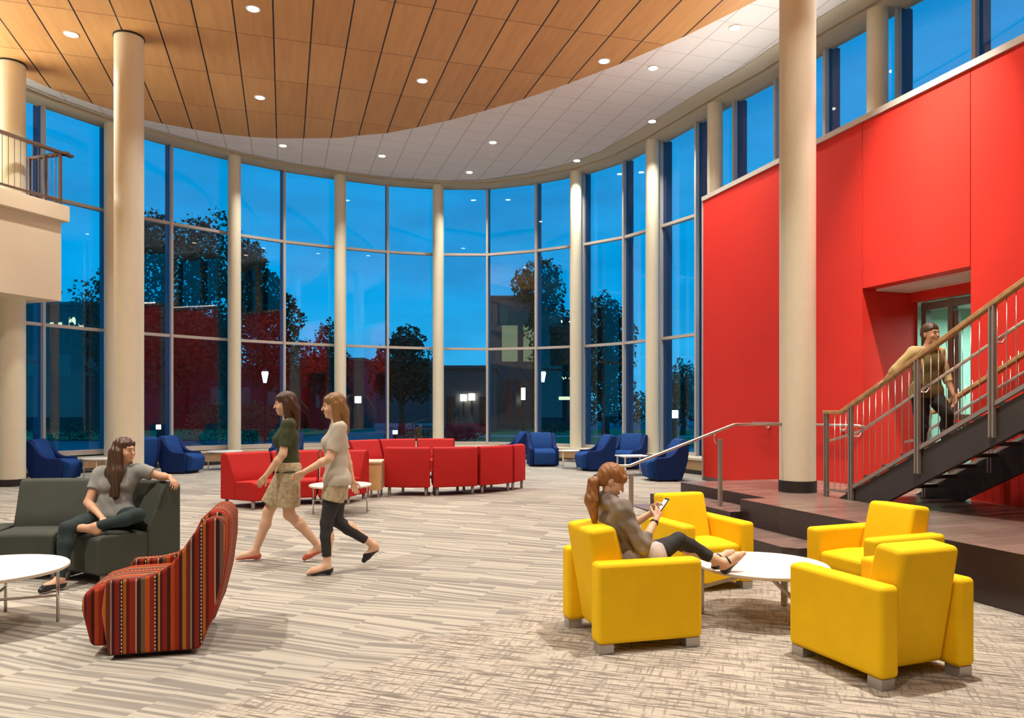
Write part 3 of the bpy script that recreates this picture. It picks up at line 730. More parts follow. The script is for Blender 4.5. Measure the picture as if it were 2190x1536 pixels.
def railing(p, q_start, q_flat, inner, qend=2.0, posts=(), nb=0, flat=1.655):
    m_ = MB()
    m_.bar(S(p, q_start, flat), S(p, q_flat, flat), 0.07, 0.05); m_.bar(S(p, q_flat + .02, flat), S(p, qend, zh(qend)), 0.075, 0.055)
    r = m_.build('railing', 'oak', stair, bevel=0.012)
    m_ = MB(); m_.bar(S(p, q_start - .06, 0.60), S(p, 8.22, 0.60), 0.03, 0.03); m_.bar(S(p, 8.22, 0.60), S(p, qend, ztop(qend) + 0.09), 0.035, 0.045); m_.build('bottom_rail', 'steel', r)
    for (q, z0, z1) in posts:
        m_ = MB()
        for dq in (-0.022, 0.022):
            x, y, zz = S(p - 0.012, q + dq, (z0 + z1) / 2); m_.box((x, y, zz), (0.045, 0.018, z1 - z0), rz=GA)
        x, y, zz = S(p - 0.004, q, (z0 + z1) / 2); m_.box((x, y, zz), (0.02, 0.05, z1 - z0 - 0.02), rz=GA)
        m_.build('post', 'steel', r)
    # round grab rail inside, on brackets
    m_ = MB()
    pi = p + inner
    m_.tube([S(pi, q_start + .15, flat - 0.42), S(pi, q_start - 0.12, flat - 0.36)] + [S(pi, 8.1 - 0.05, zh(8.1) - 0.33), S(pi, qend, zh(qend) - 0.31)], 0.019, 10)
    m_.build('grab_rail', 'pipe', r, smooth=True)
    for (q, z0, z1) in posts[1:]:
        m_ = MB(); m_.tube([S(p, q, zh(q) - 0.40), S(pi - .02 * (1 if inner > 0 else -1), q - .02, zh(q) - 0.41), S(pi, q - .05, zh(q) - 0.35)], 0.009, 8); m_.build('bracket', 'pipe', r, smooth=True)
    q = q_start - 0.10
    for k in range(nb):
        z1 = flat if q > q_flat else zh(q); z0 = 0.60 if q > 8.22 else ztop(q) + 0.09
        if all(abs(q - pq[0]) > 0.05 for pq in posts):
            m_ = MB(); m_.tube([S(p, q, z0), S(p, q, z1)], 0.0042, 6); m_.build('baluster', 'pipe', r, smooth=True)
        q -= 0.105
    return r
railing(PN - 0.02, 8.62, 8.26, 0.12, 2.0, [(8.564, 0.5, 1.63), (8.10, 0.5, 1.74), (7.02, 0.94, zh(7.02) - .02), (6.05, 1.40, zh(6.05) - .02), (5.08, 1.90, zh(5.08) - .02), (4.1, 2.4, zh(4.1))], 34)
railing(PFAR + 0.03, 8.30, 8.05, -0.10, 2.0, [(8.2, 0.5, 1.63), (7.2, 0.9, zh(7.2) - .02), (6.2, 1.4, zh(6.2)), (5.2, 1.9, zh(5.2))], 26)

# ------------------------------------------------------------------ step handrail and wall handrail
x0, y0 = 2.94, 10.57
hr = thing('step_handrail', 'stainless steel handrail descending the short steps towards the yellow armchairs', 'handrail', (x0, y0, 0.333))
def H(t, z): return (0.957 * t, 0.291 * t, z - 0.333)
m_ = MB(); m_.tube([H(-1.62, 0.93), H(-1.40, 0.93), H(0.2, 1.47), H(0.26, 1.482), H(1.02, 1.482)], 0.021, 12); m_.build('pipe', 'pipe', hr, smooth=True)
for t_, z0, z1 in ((0, 0.333, 1.28), (-1.38, 0.05, 0.82)):
    m_ = MB(); m_.box(H(t_, (z0 + z1) / 2), (0.05, 0.05, z1 - z0), rz=GA); m_.build('post', 'steel', hr, bevel=0.004)
    m_ = MB(); zr = lerp(0.93, 1.47, (t_ + 1.40) / 1.6); m_.tube([H(t_, z1 - .05), H(t_ - .07, z1 - .06), H(t_ - .10, z1 + .0), H(t_ - 0.08, zr - 0.03)], 0.009, 8); m_.build('bracket', 'pipe', hr, smooth=True)
wx, wy = PQ(PW0 - 0.09, 11.0)
wr = thing('wall_handrail', 'stainless steel handrail fixed along the red wall beside the doorway', 'handrail', (wx, wy, 1.44))
def Hw(p, q, z): x, y = PQ(p, q); return (x - wx, y - wy, z - 1.44)
m_ = MB(); m_.tube([Hw(PW0 - .09, 12.3, 1.44), Hw(PW0 - .09, 9.70, 1.44), Hw(PW0 - .05, 9.60, 1.44), Hw(PW0 - 0.0, 9.53, 1.42)], 0.021, 12); m_.build('pipe', 'pipe', wr, smooth=True)
for q in (11.9, 10.9, 9.95):
    m_ = MB(); m_.tube([Hw(PW0, q, 1.36), Hw(PW0 - .07, q, 1.36), Hw(PW0 - .09, q, 1.43)], 0.010, 8); m_.lathe([(0.035, -0.02), (0.035, 0.02)], Hw(PW0 - 0.02, q, 1.36), 12); m_.build('bracket', 'pipe', wr, smooth=True)

# ------------------------------------------------------------------ yellow armchairs
def yellow_chair(label, loc, rz):
    t = thing('armchair', label, 'armchair', loc, rz, 'yellow armchairs around the white coffee table')
    for s in (-1, 1):
        MB().box((s * 0.32, 0, 0.348), (0.15, 0.80, 0.564)).build('armrest', 'yellow', t, bevel=0.035, seg=4)
    MB().prism_x([(-0.27, 0.075), (0.385, 0.075), (0.385, 0.29), (-0.27, 0.29)], -0.244, 0.244).build('seat_base', 'yellow', t, bevel=0.02)
    MB().prism_x([(-0.25, 0.285), (0.39, 0.285), (0.39, 0.43), (0.1, 0.445), (-0.25, 0.43)], -0.242, 0.242).build('seat', 'yellow', t, bevel=0.04, seg=4)
    MB().prism_x([(-0.29, 0.08), (-0.12, 0.08), (-0.08, 0.42), (-0.20, 0.86), (-0.42, 0.84)], -0.243, 0.243).build('backrest', 'yellow', t, bevel=0.04, seg=4)
    for s in (-1, 1):
        for y in (-0.33, 0.33):
            MB().box((s * 0.325, y, 0.034), (0.11, 0.11, 0.07)).build('foot', 'foot', t, bevel=0.004)
    return t
fA = Vector((0.968, 0.251)); fB = Vector((0.33, -0.944)); fC = Vector((-0.93, -0.37)); fD = Vector((-0.354, 0.935))
yellow_chair('yellow armchair in which the woman with the phone sits', (0.88, 5.63, 0), heading(*fA))
yellow_chair('empty yellow armchair in front of the short steps, facing the viewer', (1.80, 7.34, 0), heading(*fB))
yellow_chair('empty yellow armchair beside the platform edge, seat cushion in view', (3.2, 6.62, 0), heading(*fC))
yellow_chair('empty yellow armchair closest to the viewer, seen from behind', (2.44, 4.99, 0), heading(*fD))

# ------------------------------------------------------------------ round tables
def round_table(label, loc, rad, h, leg='chrome', nleg=4, ang0=0.6, brace=False, top='tabletop', name='coffee_table', group=None, r_leg=0.011):
    t = thing(name, label, 'table', loc, 0, group)
    o = MB().lathe([(rad - 0.012, h - 0.032), (rad, h - 0.024), (rad, h - 0.006), (rad - 0.006, h)], n=64).build('tabletop', top, t); smooth_caps(o)
    o = MB().lathe([(rad + 0.0015, h - 0.024), (rad + 0.0015, h - 0.007)], n=64).build('edge_band', 'tabedge', t); smooth_caps(o)
    rl = rad * 0.86
    for k in range(nleg):
        a = ang0 + 2 * math.pi * k / nleg
        MB().tube([(rl * math.cos(a), rl * math.sin(a), 0), (rl * math.cos(a), rl * math.sin(a), h - 0.03)], r_leg, 10).build('leg', leg, t, smooth=True)
    for k in range((nleg + 1) // 2):
        a = ang0 + 2 * math.pi * k / nleg; b = a + math.pi if nleg % 2 == 0 else a + 2 * math.pi / nleg
        m_ = MB(); m_.tube([(rl * math.cos(a), rl * math.sin(a), h * 0.45), (rl * math.cos(b), rl * math.sin(b), h * 0.45)], r_leg * 0.85, 8)
        m_.build('stretcher', leg, t, smooth=True)
    return t
def pedestal_table(label, loc, rad, h):
    t = thing('coffee_table', label, 'table', loc)
    o = MB().lathe([(rad - 0.012, h - 0.032), (rad, h - 0.024), (rad, h - 0.006), (rad - 0.006, h)], n=72).build('tabletop', 'tabletop', t); smooth_caps(o)
    o = MB().lathe([(rad + 0.0015, h - 0.025), (rad + 0.0015, h - 0.008)], n=72).build('edge_band', 'tabedge', t); smooth_caps(o)
    for k in range(3):
        a = math.radians((47, 170, 287)[k]); c, s = math.cos(a) * (1, 1.13, 1)[k], math.sin(a) * (1, 1.13, 1)[k]
        MB().box((0.43 * c, 0.43 * s, (h - 0.03) / 2), (0.035, 0.05, h - 0.03), rz=a).build('leg', 'steel', t, bevel=0.004)
        MB().bar((0.43 * c, 0.43 * s, h * 0.50), (0.02 * c, 0.02 * s, h * 0.86), 0.025, 0.025).build('brace', 'steel', t)
    return t
pedestal_table('low round white coffee table in the middle of the yellow armchairs', (2.06, 6.15, 0), 0.52, 0.43)
round_table('low round white coffee table with chrome legs in front of the charcoal sofa', (-4.08, 5.82, 0), 0.555, 0.465, ang0=0.35, r_leg=0.0125)
round_table('low round white coffee table in front of the red curved sofa', (-2.58, 11.25, 0.14), 0.46, 0.43, nleg=4, ang0=0.2)

# ------------------------------------------------------------------ sectional sofas
def arc_module(label, group, cx, cy, R, a0, a1, z, m, back=True, gap=0.10, h=0.86, depth=0.78, seat_h=0.43, legm='foot', name='sofa_section', cat='sofa'):
    am = (a0 + a1) / 2
    ox, oy = cx + (R - depth / 2) * math.cos(math.radians(am)), cy + (R - depth / 2) * math.sin(math.radians(am))
    t = thing(name, label, cat, (ox, oy, z), 0, group)
    def sweep(prof, e):
        n = 10; m_ = MB(); k = len(prof); vs = []
        g = math.degrees(e / R)
        for i in range(n):
            a = math.radians(a0 + g + (a1 - a0 - 2 * g) * i / (n - 1))
            for (r, zz) in prof: vs.append((cx + r * math.cos(a) - ox, cy + r * math.sin(a) - oy, zz))
        fs = [tuple(range(k)), tuple((n - 1) * k + j for j in range(k - 1, -1, -1))]
        for i in range(n - 1):
            for j in range(k):
                j2 = (j + 1) % k; fs.append((i * k + j, (i + 1) * k + j, (i + 1) * k + j2, i * k + j2))
        return m_.add(vs, fs)
    ri = R - depth
    fr = R - (0.34 if back else 0.02)
    sweep([(ri, gap), (ri, seat_h - 0.03), (ri + 0.05, seat_h), (fr, seat_h - 0.01), (fr, gap)], 0.008).build('seat', m, t, bevel=0.025, seg=3)
    if back:
        sweep([(R - 0.345, gap), (R - 0.345, seat_h + 0.03), (R - 0.29, seat_h + .14), (R - 0.20, h - 0.10), (R - 0.16, h - 0.02), (R - 0.10, h), (R - 0.02, h - 0.01), (R, h - 0.05), (R, gap)], 0.008).build('backrest', m, t, bevel=0.02, seg=3)
    for a in (a0 + (a1 - a0) * 0.10, a1 - (a1 - a0) * 0.10):
        for r in (ri + 0.08, R - 0.07):
            x, y = cx + r * math.cos(math.radians(a)) - ox, cy + r * math.sin(math.radians(a)) - oy
            MB().tube([(x, y, 0), (x, y, gap + .01)], 0.028, 10).build('leg', legm, t, smooth=True)
    return t
GR = 'red sections of the ring shaped sofa'
RC, RR = (-1.70, 15.2), 2.07
fr_lab = ['red sofa section seen from behind, next to the maple end table', 'red sofa section seen from behind, second from the maple end table',
          'red sofa section seen from behind, third from the maple end table', 'red sofa section at the open end of the ring, nearly edge on']
for k, (a0, a1) in enumerate(((254, 277.5), (278.5, 302), (303, 326.5), (327.5, 342))):
    arc_module(fr_lab[k], GR, *RC, RR, a0, a1, L1, 'redsofa', gap=0.15)
bk_lab = ['red sofa section of the far row, at its open end', 'red sofa section in the middle of the far row', 'red sofa section of the far row, partly hidden by the walking women']
for k, (a0, a1) in enumerate(((79, 104), (105, 130), (131, 156))):
    arc_module(bk_lab[k], GR, *RC, RR, a0, a1, L1, 'redsofa', gap=0.15)
GL = 'red sections of the half round sofa'
lf_lab = ['red half round sofa section that meets the maple end table', 'red half round sofa section in the middle, behind the walking women', 'red half round sofa section whose flat end faces the striped armchair']
for k, (a0, a1) in enumerate(((76, 100.5), (101, 125.5), (126, 150))):
    arc_module(lf_lab[k], GL, -2.90, 10.82, 1.98, a0, a1, 0.15, 'redsofa', gap=0.13)
et = thing('end_table', 'maple end table wedged between the two red curved sofas', 'table', (-2.42, 13.2, L1), math.radians(4))
MB().box((0, 0, 0.36), (0.27, 0.62, 0.46)).build('cabinet', 'maple', et, bevel=0.006)
MB().box((0, 0, 0.61), (0.30, 0.66, 0.035)).build('tabletop', mat('pale_maple_top', (0.80, 0.62, 0.40), 0.4), et, bevel=0.005)
for x in (-0.09, 0.09):
    for y in (-0.25, 0.25): MB().box((x, y, 0.065), (0.035, 0.035, 0.13)).build('leg', 'foot', et)

GG = 'charcoal sections of the curved sofa'
GC = (-4.77, 6.10)
arc_module('charcoal sofa section with rounded backrest under the arm of the sitting woman', GG, *GC, 2.15, 52, 79, 0, 'grey', gap=0.10, legm='foot', depth=0.83, h=0.95, seat_h=0.477)
arc_module('charcoal sofa section with backrest behind the round white table', GG, *GC, 2.15, 80, 105, 0, 'grey', gap=0.10, depth=0.83, h=0.95, seat_h=0.477)
arc_module('charcoal backless sofa section cut off by the picture edge', GG, *GC, 2.15, 106, 138, 0, 'grey', back=False, gap=0.10, depth=0.83, h=0.95, seat_h=0.477)

# ------------------------------------------------------------------ tub chairs (one striped, the rest blue)
def tub_chair(label, loc, rz, shell, seat, group=None):
    t = thing('tub_chair', label, 'armchair', loc, rz, group)
    side = [(0.27, 0.03), (0.31, 0.30), (0.29, 0.485), (0.26, 0.50), (0.10, 0.503), (-0.01, 0.525), (-0.09, 0.575), (-0.16, 0.66), (-0.23, 0.765), (-0.29, 0.84),
            (-0.35, 0.87), (-0.405, 0.86), (-0.43, 0.81), (-0.428, 0.66), (-0.40, 0.44), (-0.35, 0.24), (-0.27, 0.03)]
    for s in (-1, 1):
        x0, x1 = (0.285, 0.395) if s > 0 else (-0.395, -0.285)
        MB().prism_x(side[::-1], x0, x1).build('side_panel', shell, t, bevel=0.022, seg=3)
    back = [(-0.275, 0.06), (-0.10, 0.06), (-0.08, 0.40), (-0.15, 0.60), (-0.26, 0.84), (-0.315, 0.895), (-0.39, 0.895), (-0.44, 0.84), (-0.437, 0.66), (-0.407, 0.44), (-0.357, 0.24)]
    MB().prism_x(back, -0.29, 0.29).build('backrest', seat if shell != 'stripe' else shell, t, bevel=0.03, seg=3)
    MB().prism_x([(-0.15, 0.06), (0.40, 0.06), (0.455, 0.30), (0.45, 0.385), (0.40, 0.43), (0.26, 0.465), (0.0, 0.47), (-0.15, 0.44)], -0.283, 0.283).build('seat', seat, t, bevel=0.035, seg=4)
    MB().prism_x([(-0.21, 0.0), (0.25, 0.0), (0.25, 0.056), (-0.21, 0.056)], -0.33, 0.33).build('plinth', 'dark', t)
    return t
sc_ = tub_chair('orange and brown striped tub armchair standing alone near the viewer', (-2.55, 5.52, 0), heading(-0.968, -0.25), 'stripe', 'stripe')
sc_.scale = (1.07, 1.07, 1.09)
GB = 'blue tub chairs along the curved window'
b0 = tub_chair('blue tub chair facing the room, between the small round table and the red sofa end', (0.83, 20.2, L1), heading(0.12, -1), 'blue', 'bluetop', GB)
for x, y, f, lab in [(-9.75, 15.95, (1, 0.1), 'blue tub chair beside the pillar under the balcony'),
                     (-8.72, 17.2, (-1, 0.25), 'blue tub chair turned away, half hidden behind the pillar by the sitting woman'),
                     (-7.95, 18.0, (0.97, -0.1), 'blue tub chair in profile just past the pillar, left of the red sofa'),
                     (-6.1, 20.2, (0.1, -1), 'blue tub chair behind the red sofa, mostly hidden by the walking women'),
                     (-0.02, 21.3, (-0.96, -0.2), 'blue tub chair whose back alone shows past the end of the red sofa'),
                     (2.08, 18.75, (-0.96, -0.2), 'blue tub chair in profile beside the small round white table'),
                     (2.98, 19.35, (-0.55, -0.84), 'blue tub chair with lit seat facing the small square table'),
                     (3.28, 16.15, (-0.98, -0.1), 'blue tub chair seen sideways next to the far end of the red wall')]:
    dup(b0, (x, y, L1), heading(*f), lab, GB)
GT = 'small white tables along the curved window'
round_table('small round white table between two blue chairs at the window', (1.50, 19.35, L1), 0.30, 0.47, 'whitemetal', 4, 0.75, name='side_table', group=GT, r_leg=0.014)
round_table('small white table with pale top below the balcony, behind the sitting woman', (-8.95, 16.25, L1), 0.36, 0.47, 'whitemetal', 4, 0.3, name='side_table', group=GT)
round_table('small round white table beyond the profile blue chair near the red sofa', (-7.30, 19.0, L1), 0.45, 0.47, 'whitemetal', 4, 0.5, name='side_table', group=GT)
sq = thing('side_table', 'small square white table in front of the blue chairs, behind the handrail', 'table', (2.80, 17.35, L1), 0.2, GT)
MB().box((0, 0, 0.445), (0.66, 0.62, 0.03)).build('tabletop', 'tabletop', sq, bevel=0.006)
for x in (-0.28, 0.28):
    for y in (-0.26, 0.26): MB().box((x, y, 0.215), (0.03, 0.03, 0.43)).build('leg', 'whitemetal', sq)
for y in (-0.26, 0.26): MB().bar((-0.28, y, 0.09), (0.28, y, 0.09), 0.025, 0.025).build('stretcher', 'whitemetal', sq)

# ------------------------------------------------------------------ people: blended tapered limbs meshed as one skin
def V3(*a): return np.array(a, dtype=np.float64)
class Sdf:
    def __init__(s): s.pr = []
    def cap(s, a, b, ra, rb, k=0.02, cut=False, sub=False):
        s.pr.append(('cap', V3(*a), V3(*b), ra, rb, k, cut, sub)); return s
    def ell(s, c, r, R=None, k=0.02, sub=False):
        s.pr.append(('ell', V3(*c), V3(*r), np.eye(3) if R is None else np.array(R), None, k, False, sub)); return s
    def grown(s, d, idx=None):
        o = Sdf()
        for i, p in enumerate(s.pr):
            if idx is not None and i not in idx: continue
            p = list(p)
            if p[0] == 'cap': p[3] += d; p[4] += d
            else: p[2] = p[2] + d
            o.pr.append(tuple(p))
        return o
    def plus(s, *os):
        o = Sdf(); o.pr = list(s.pr)
        for x in os: o.pr += x.pr
        return o
    def mesh(s, name, m, parent, vox=0.007, planes=(), wob=None):
        lo = np.full(3, 1e9); hi = np.full(3, -1e9)
        for p in s.pr:
            if p[0] == 'cap':
                for c, r in ((p[1], p[3]), (p[2], p[4])): lo = np.minimum(lo, c - r); hi = np.maximum(hi, c + r)
            else:
                r = p[2].max(); lo = np.minimum(lo, p[1] - r); hi = np.maximum(hi, p[1] + r)
        lo -= vox * 4; hi += vox * 4
        n = np.ceil((hi - lo) / vox).astype(int) + 1
        ax = [lo[i] + vox * np.arange(n[i]) for i in range(3)]
        F = np.full(n, 0.2, dtype=np.float32)
        for p in s.pr:
            mg = 0.045 + p[5]
            if p[0] == 'cap':
                l = np.minimum(p[1] - p[3], p[2] - p[4]) - mg; h = np.maximum(p[1] + p[3], p[2] + p[4]) + mg
            else:
                l = p[1] - p[2].max() - mg; h = p[1] + p[2].max() + mg
            i0 = np.clip(np.floor((l - lo) / vox).astype(int), 0, n); i1 = np.clip(np.ceil((h - lo) / vox).astype(int) + 1, 0, n)
            X = ax[0][i0[0]:i1[0], None, None]; Y = ax[1][None, i0[1]:i1[1], None]; Z = ax[2][None, None, i0[2]:i1[2]]
            if p[0] == 'cap':
                a, b = p[1], p[2]; d = b - a; dd = max(float(d @ d), 1e-12)
                t = ((X - a[0]) * d[0] + (Y - a[1]) * d[1] + (Z - a[2]) * d[2]) / dd
                tc_ = np.clip(t, 0, 1)
                D = np.sqrt((X - a[0] - tc_ * d[0]) ** 2 + (Y - a[1] - tc_ * d[1]) ** 2 + (Z - a[2] - tc_ * d[2]) ** 2) - (p[3] + (p[4] - p[3]) * tc_)
                if p[6]: D = np.maximum(D, (t - 1) * math.sqrt(dd))
            else:
                R = p[3]; q = [X - p[1][0], Y - p[1][1], Z - p[1][2]]
                loc = [q[0] * R[0, i] + q[1] * R[1, i] + q[2] * R[2, i] for i in range(3)]
                k0 = np.sqrt(sum((loc[i] / p[2][i]) ** 2 for i in range(3))); k1 = np.sqrt(sum((loc[i] / p[2][i] ** 2) ** 2 for i in range(3)))
                D = k0 * (k0 - 1) / np.maximum(k1, 1e-6)
            sl = (slice(i0[0], i1[0]), slice(i0[1], i1[1]), slice(i0[2], i1[2]))
            f = F[sl]; k = p[5]
            if p[7]:
                F[sl] = np.maximum(f, -D); continue
            hh = np.clip(0.5 + 0.5 * (f - D) / k, 0, 1)
            F[sl] = (f * (1 - hh) + D * hh - k * hh * (1 - hh)).astype(np.float32)
        if wob:
            X, Y, Z = np.meshgrid(*ax, indexing='ij'); F += wob(X, Y, Z).astype(np.float32)
        for (c, nn) in planes:
            c = V3(*c); nn = V3(*nn); nn = nn / np.linalg.norm(nn)
            P = (ax[0][:, None, None] - c[0]) * nn[0] + (ax[1][None, :, None] - c[1]) * nn[1] + (ax[2][None, None, :] - c[2]) * nn[2]
            F = np.maximum(F, P)
        return surface_nets(F, lo, vox, name, m, parent)
def surface_nets(F, lo, vox, name, m, parent):
    S_ = F < 0
    c = [S_[i:F.shape[0] - 1 + i, j:F.shape[1] - 1 + j, k:F.shape[2] - 1 + k] for i in (0, 1) for j in (0, 1) for k in (0, 1)]
    cnt = sum(x.astype(np.int8) for x in c)
    act = (cnt > 0) & (cnt < 8)
    I = np.argwhere(act); idm = np.full(act.shape, -1, dtype=np.int64); idm[act] = np.arange(len(I))
    acc = np.zeros((len(I), 3)); num = np.zeros(len(I))
    cs = [(i, j, k) for i in (0, 1) for j in (0, 1) for k in (0, 1)]
    val = {q: F[I[:, 0] + q[0], I[:, 1] + q[1], I[:, 2] + q[2]].astype(np.float64) for q in cs}
    for a in cs:
        for d in range(3):
            if a[d] == 0:
                b = list(a); b[d] = 1; b = tuple(b)
                va, vb = val[a], val[b]; ok = (va < 0) != (vb < 0)
                t = np.where(ok, va / np.where(ok, va - vb, 1), 0)
                pt = np.tile(np.array(a, float), (len(I), 1)); pt[:, d] = t
                acc[ok] += pt[ok]; num[ok] += 1
    P = lo + vox * (I + acc / num[:, None])
    faces = []
    for d in range(3):
        e1, e2 = [x for x in range(3) if x != d]
        sh = list(F.shape); sl0 = [slice(None)] * 3; sl1 = [slice(None)] * 3
        sl0[d] = slice(0, sh[d] - 1); sl1[d] = slice(1, sh[d])
        ch = S_[tuple(sl0)] != S_[tuple(sl1)]
        E = np.argwhere(ch)
        E = E[(E[:, e1] > 0) & (E[:, e2] > 0) & (E[:, e1] < sh[e1] - 1) & (E[:, e2] < sh[e2] - 1)]
        ins = S_[E[:, 0], E[:, 1], E[:, 2]]
        q = []
        for (o1, o2) in ((1, 1), (0, 1), (0, 0), (1, 0)):
            Q = E.copy(); Q[:, e1] -= o1; Q[:, e2] -= o2; q.append(idm[Q[:, 0], Q[:, 1], Q[:, 2]])
        q = np.stack(q, 1)
        flip = ins if d != 1 else ~ins
        q[~flip] = q[~flip][:, ::-1]
        faces.append(q)
    Fc = np.concatenate(faces); Fc = Fc[(Fc >= 0).all(1)]
    me = bpy.data.meshes.new(name)
    me.vertices.add(len(P)); me.vertices.foreach_set('co', P.astype(np.float32).ravel())
    me.loops.add(len(Fc) * 4); me.loops.foreach_set('vertex_index', Fc.astype(np.int32).ravel())
    me.polygons.add(len(Fc)); me.polygons.foreach_set('loop_start', np.arange(0, len(Fc) * 4, 4, dtype=np.int32))
    me.polygons.foreach_set('use_smooth', [True] * len(Fc))
    me.update(calc_edges=True); me.validate()
    me.materials.append(MT[m])
    o = bpy.data.objects.new(name, me); COL.objects.link(o)
    if parent is not None: o.parent = parent
    return o

def frame(fwd, up):
    f = Vector(fwd).normalized(); u = Vector(up); r = f.cross(u).normalized(); u = r.cross(f).normalized()
    return np.array([[r.x, f.x, u.x], [r.y, f.y, u.y], [r.z, f.z, u.z]])
def head_sdf(c, R, s=1.0):
    h = Sdf(); c = np.array(c)
    def P(x, y, z): return c + R @ (np.array((x, y, z)) * s)
    h.ell(P(0, -0.012, 0.035), (0.073 * s, 0.092 * s, 0.080 * s), R, 0.01)
    h.ell(P(0, 0.022, -0.028), (0.058 * s, 0.066 * s, 0.082 * s), R, 0.03)
    h.ell(P(0, 0.062, -0.090), (0.024 * s, 0.022 * s, 0.020 * s), R, 0.03)
    h.cap(P(0, 0.086, 0.012), P(0, 0.106, -0.028), 0.007 * s, 0.0115 * s, 0.010)
    h.ell(P(0, 0.080, 0.026), (0.040 * s, 0.012 * s, 0.010 * s), R, 0.012)
    h.ell(P(0, 0.083, -0.058), (0.022 * s, 0.012 * s, 0.012 * s), R, 0.008)
    for sx_ in (-1, 1):
        h.ell(P(sx_ * 0.036, 0.062, -0.030), (0.022 * s, 0.022 * s, 0.024 * s), R, 0.02)
        h.ell(P(sx_ * 0.073, -0.012, -0.012), (0.009 * s, 0.019 * s, 0.031 * s), R, 0.006)
        h.ell(P(sx_ * 0.030, 0.094, 0.006), (0.014 * s, 0.012 * s, 0.009 * s), R, 0.004, sub=True)
    return h, P
def face_parts(P, R, t, s=1.0, brow='hairbrown'):
    for sx_ in (-1, 1):
        o = Sdf().ell(P(sx_ * 0.030, 0.078, 0.006), (0.0115 * s, 0.0100 * s, 0.0052 * s), R, 0.001).mesh('eye', 'eyew', t, 0.0025)
        Sdf().ell(P(sx_ * 0.030, 0.0866, 0.006), (0.0062 * s, 0.0028 * s, 0.0058 * s), R, 0.001).mesh('iris', 'eyed', o, 0.0016)
        Sdf().cap(P(sx_ * 0.013, 0.0905, 0.026), P(sx_ * 0.043, 0.080, 0.029), 0.0035 * s, 0.0025 * s, 0.002).mesh('eyebrow', brow, t, 0.0022)
    Sdf().cap(P(-0.018, 0.0895, -0.057), P(0.018, 0.0895, -0.057), 0.0045 * s, 0.0045 * s, 0.002).cap(P(-0.014, 0.092, -0.063), P(0.014, 0.092, -0.063), 0.005 * s, 0.005 * s, 0.002).mesh('lips', 'lip', t, 0.0025)
def hand_sdf(W, D, Nrm, thumb=1, curl=(0.25, 0.35, 0.30), spread=0.09, s=1.0, thumb_ang=0.75):
    """W wrist, D towards the fingers, Nrm out of the palm; thumb=+1 puts the thumb on the D x Nrm side"""
    h = Sdf(); W = np.array(W, float); D = np.array(D, float); D /= np.linalg.norm(D)
    Nr = np.array(Nrm, float); Nr -= D * (Nr @ D); Nr /= np.linalg.norm(Nr); X = np.cross(D, Nr) * thumb
    fl = (0.070, 0.078, 0.072, 0.056); off = (0.027, 0.009, -0.009, -0.026); kl = (0.084, 0.088, 0.084, 0.076)
    h.cap(W - D * 0.02, W + D * 0.015, 0.021 * s, 0.021 * s, 0.012)
    for i in range(4):
        kn = W + D * kl[i] * s + X * off[i] * s
        h.cap(W + D * 0.012 + X * off[i] * 0.5 * s, kn, 0.0135 * s, 0.0105 * s, 0.008)
        a = off[i] / 0.027 * spread; d = D * math.cos(a) + X * math.sin(a); p = kn; th = 0.0
        for j, fr in enumerate((0.45, 0.32, 0.23)):
            th += curl[j] * (1 + 0.12 * i)
            dd = d * math.cos(th) + Nr * math.sin(th); p2 = p + dd * fl[i] * fr * s
            r0 = 0.0092 - 0.0009 * j - (0.001 if i == 3 else 0); h.cap(p, p2, r0 * s, (r0 - 0.0009) * s, 0.0025); p = p2
    b = W + D * 0.022 * s + X * 0.018 * s
    d1 = D * math.cos(thumb_ang) + X * math.sin(thumb_ang) + Nr * 0.25; d1 /= np.linalg.norm(d1)
    m1 = b + d1 * 0.042 * s; h.cap(b, m1, 0.0145 * s, 0.011 * s, 0.008)
    d2 = D * 0.85 + X * 0.35 + Nr * 0.35; d2 /= np.linalg.norm(d2); m2 = m1 + d2 * 0.030 * s; h.cap(m1, m2, 0.0105 * s, 0.0095 * s, 0.004)
    h.cap(m2, m2 + (d2 + 0.25 * Nr) * 0.024 * s, 0.0095 * s, 0.008 * s, 0.004)
    return h
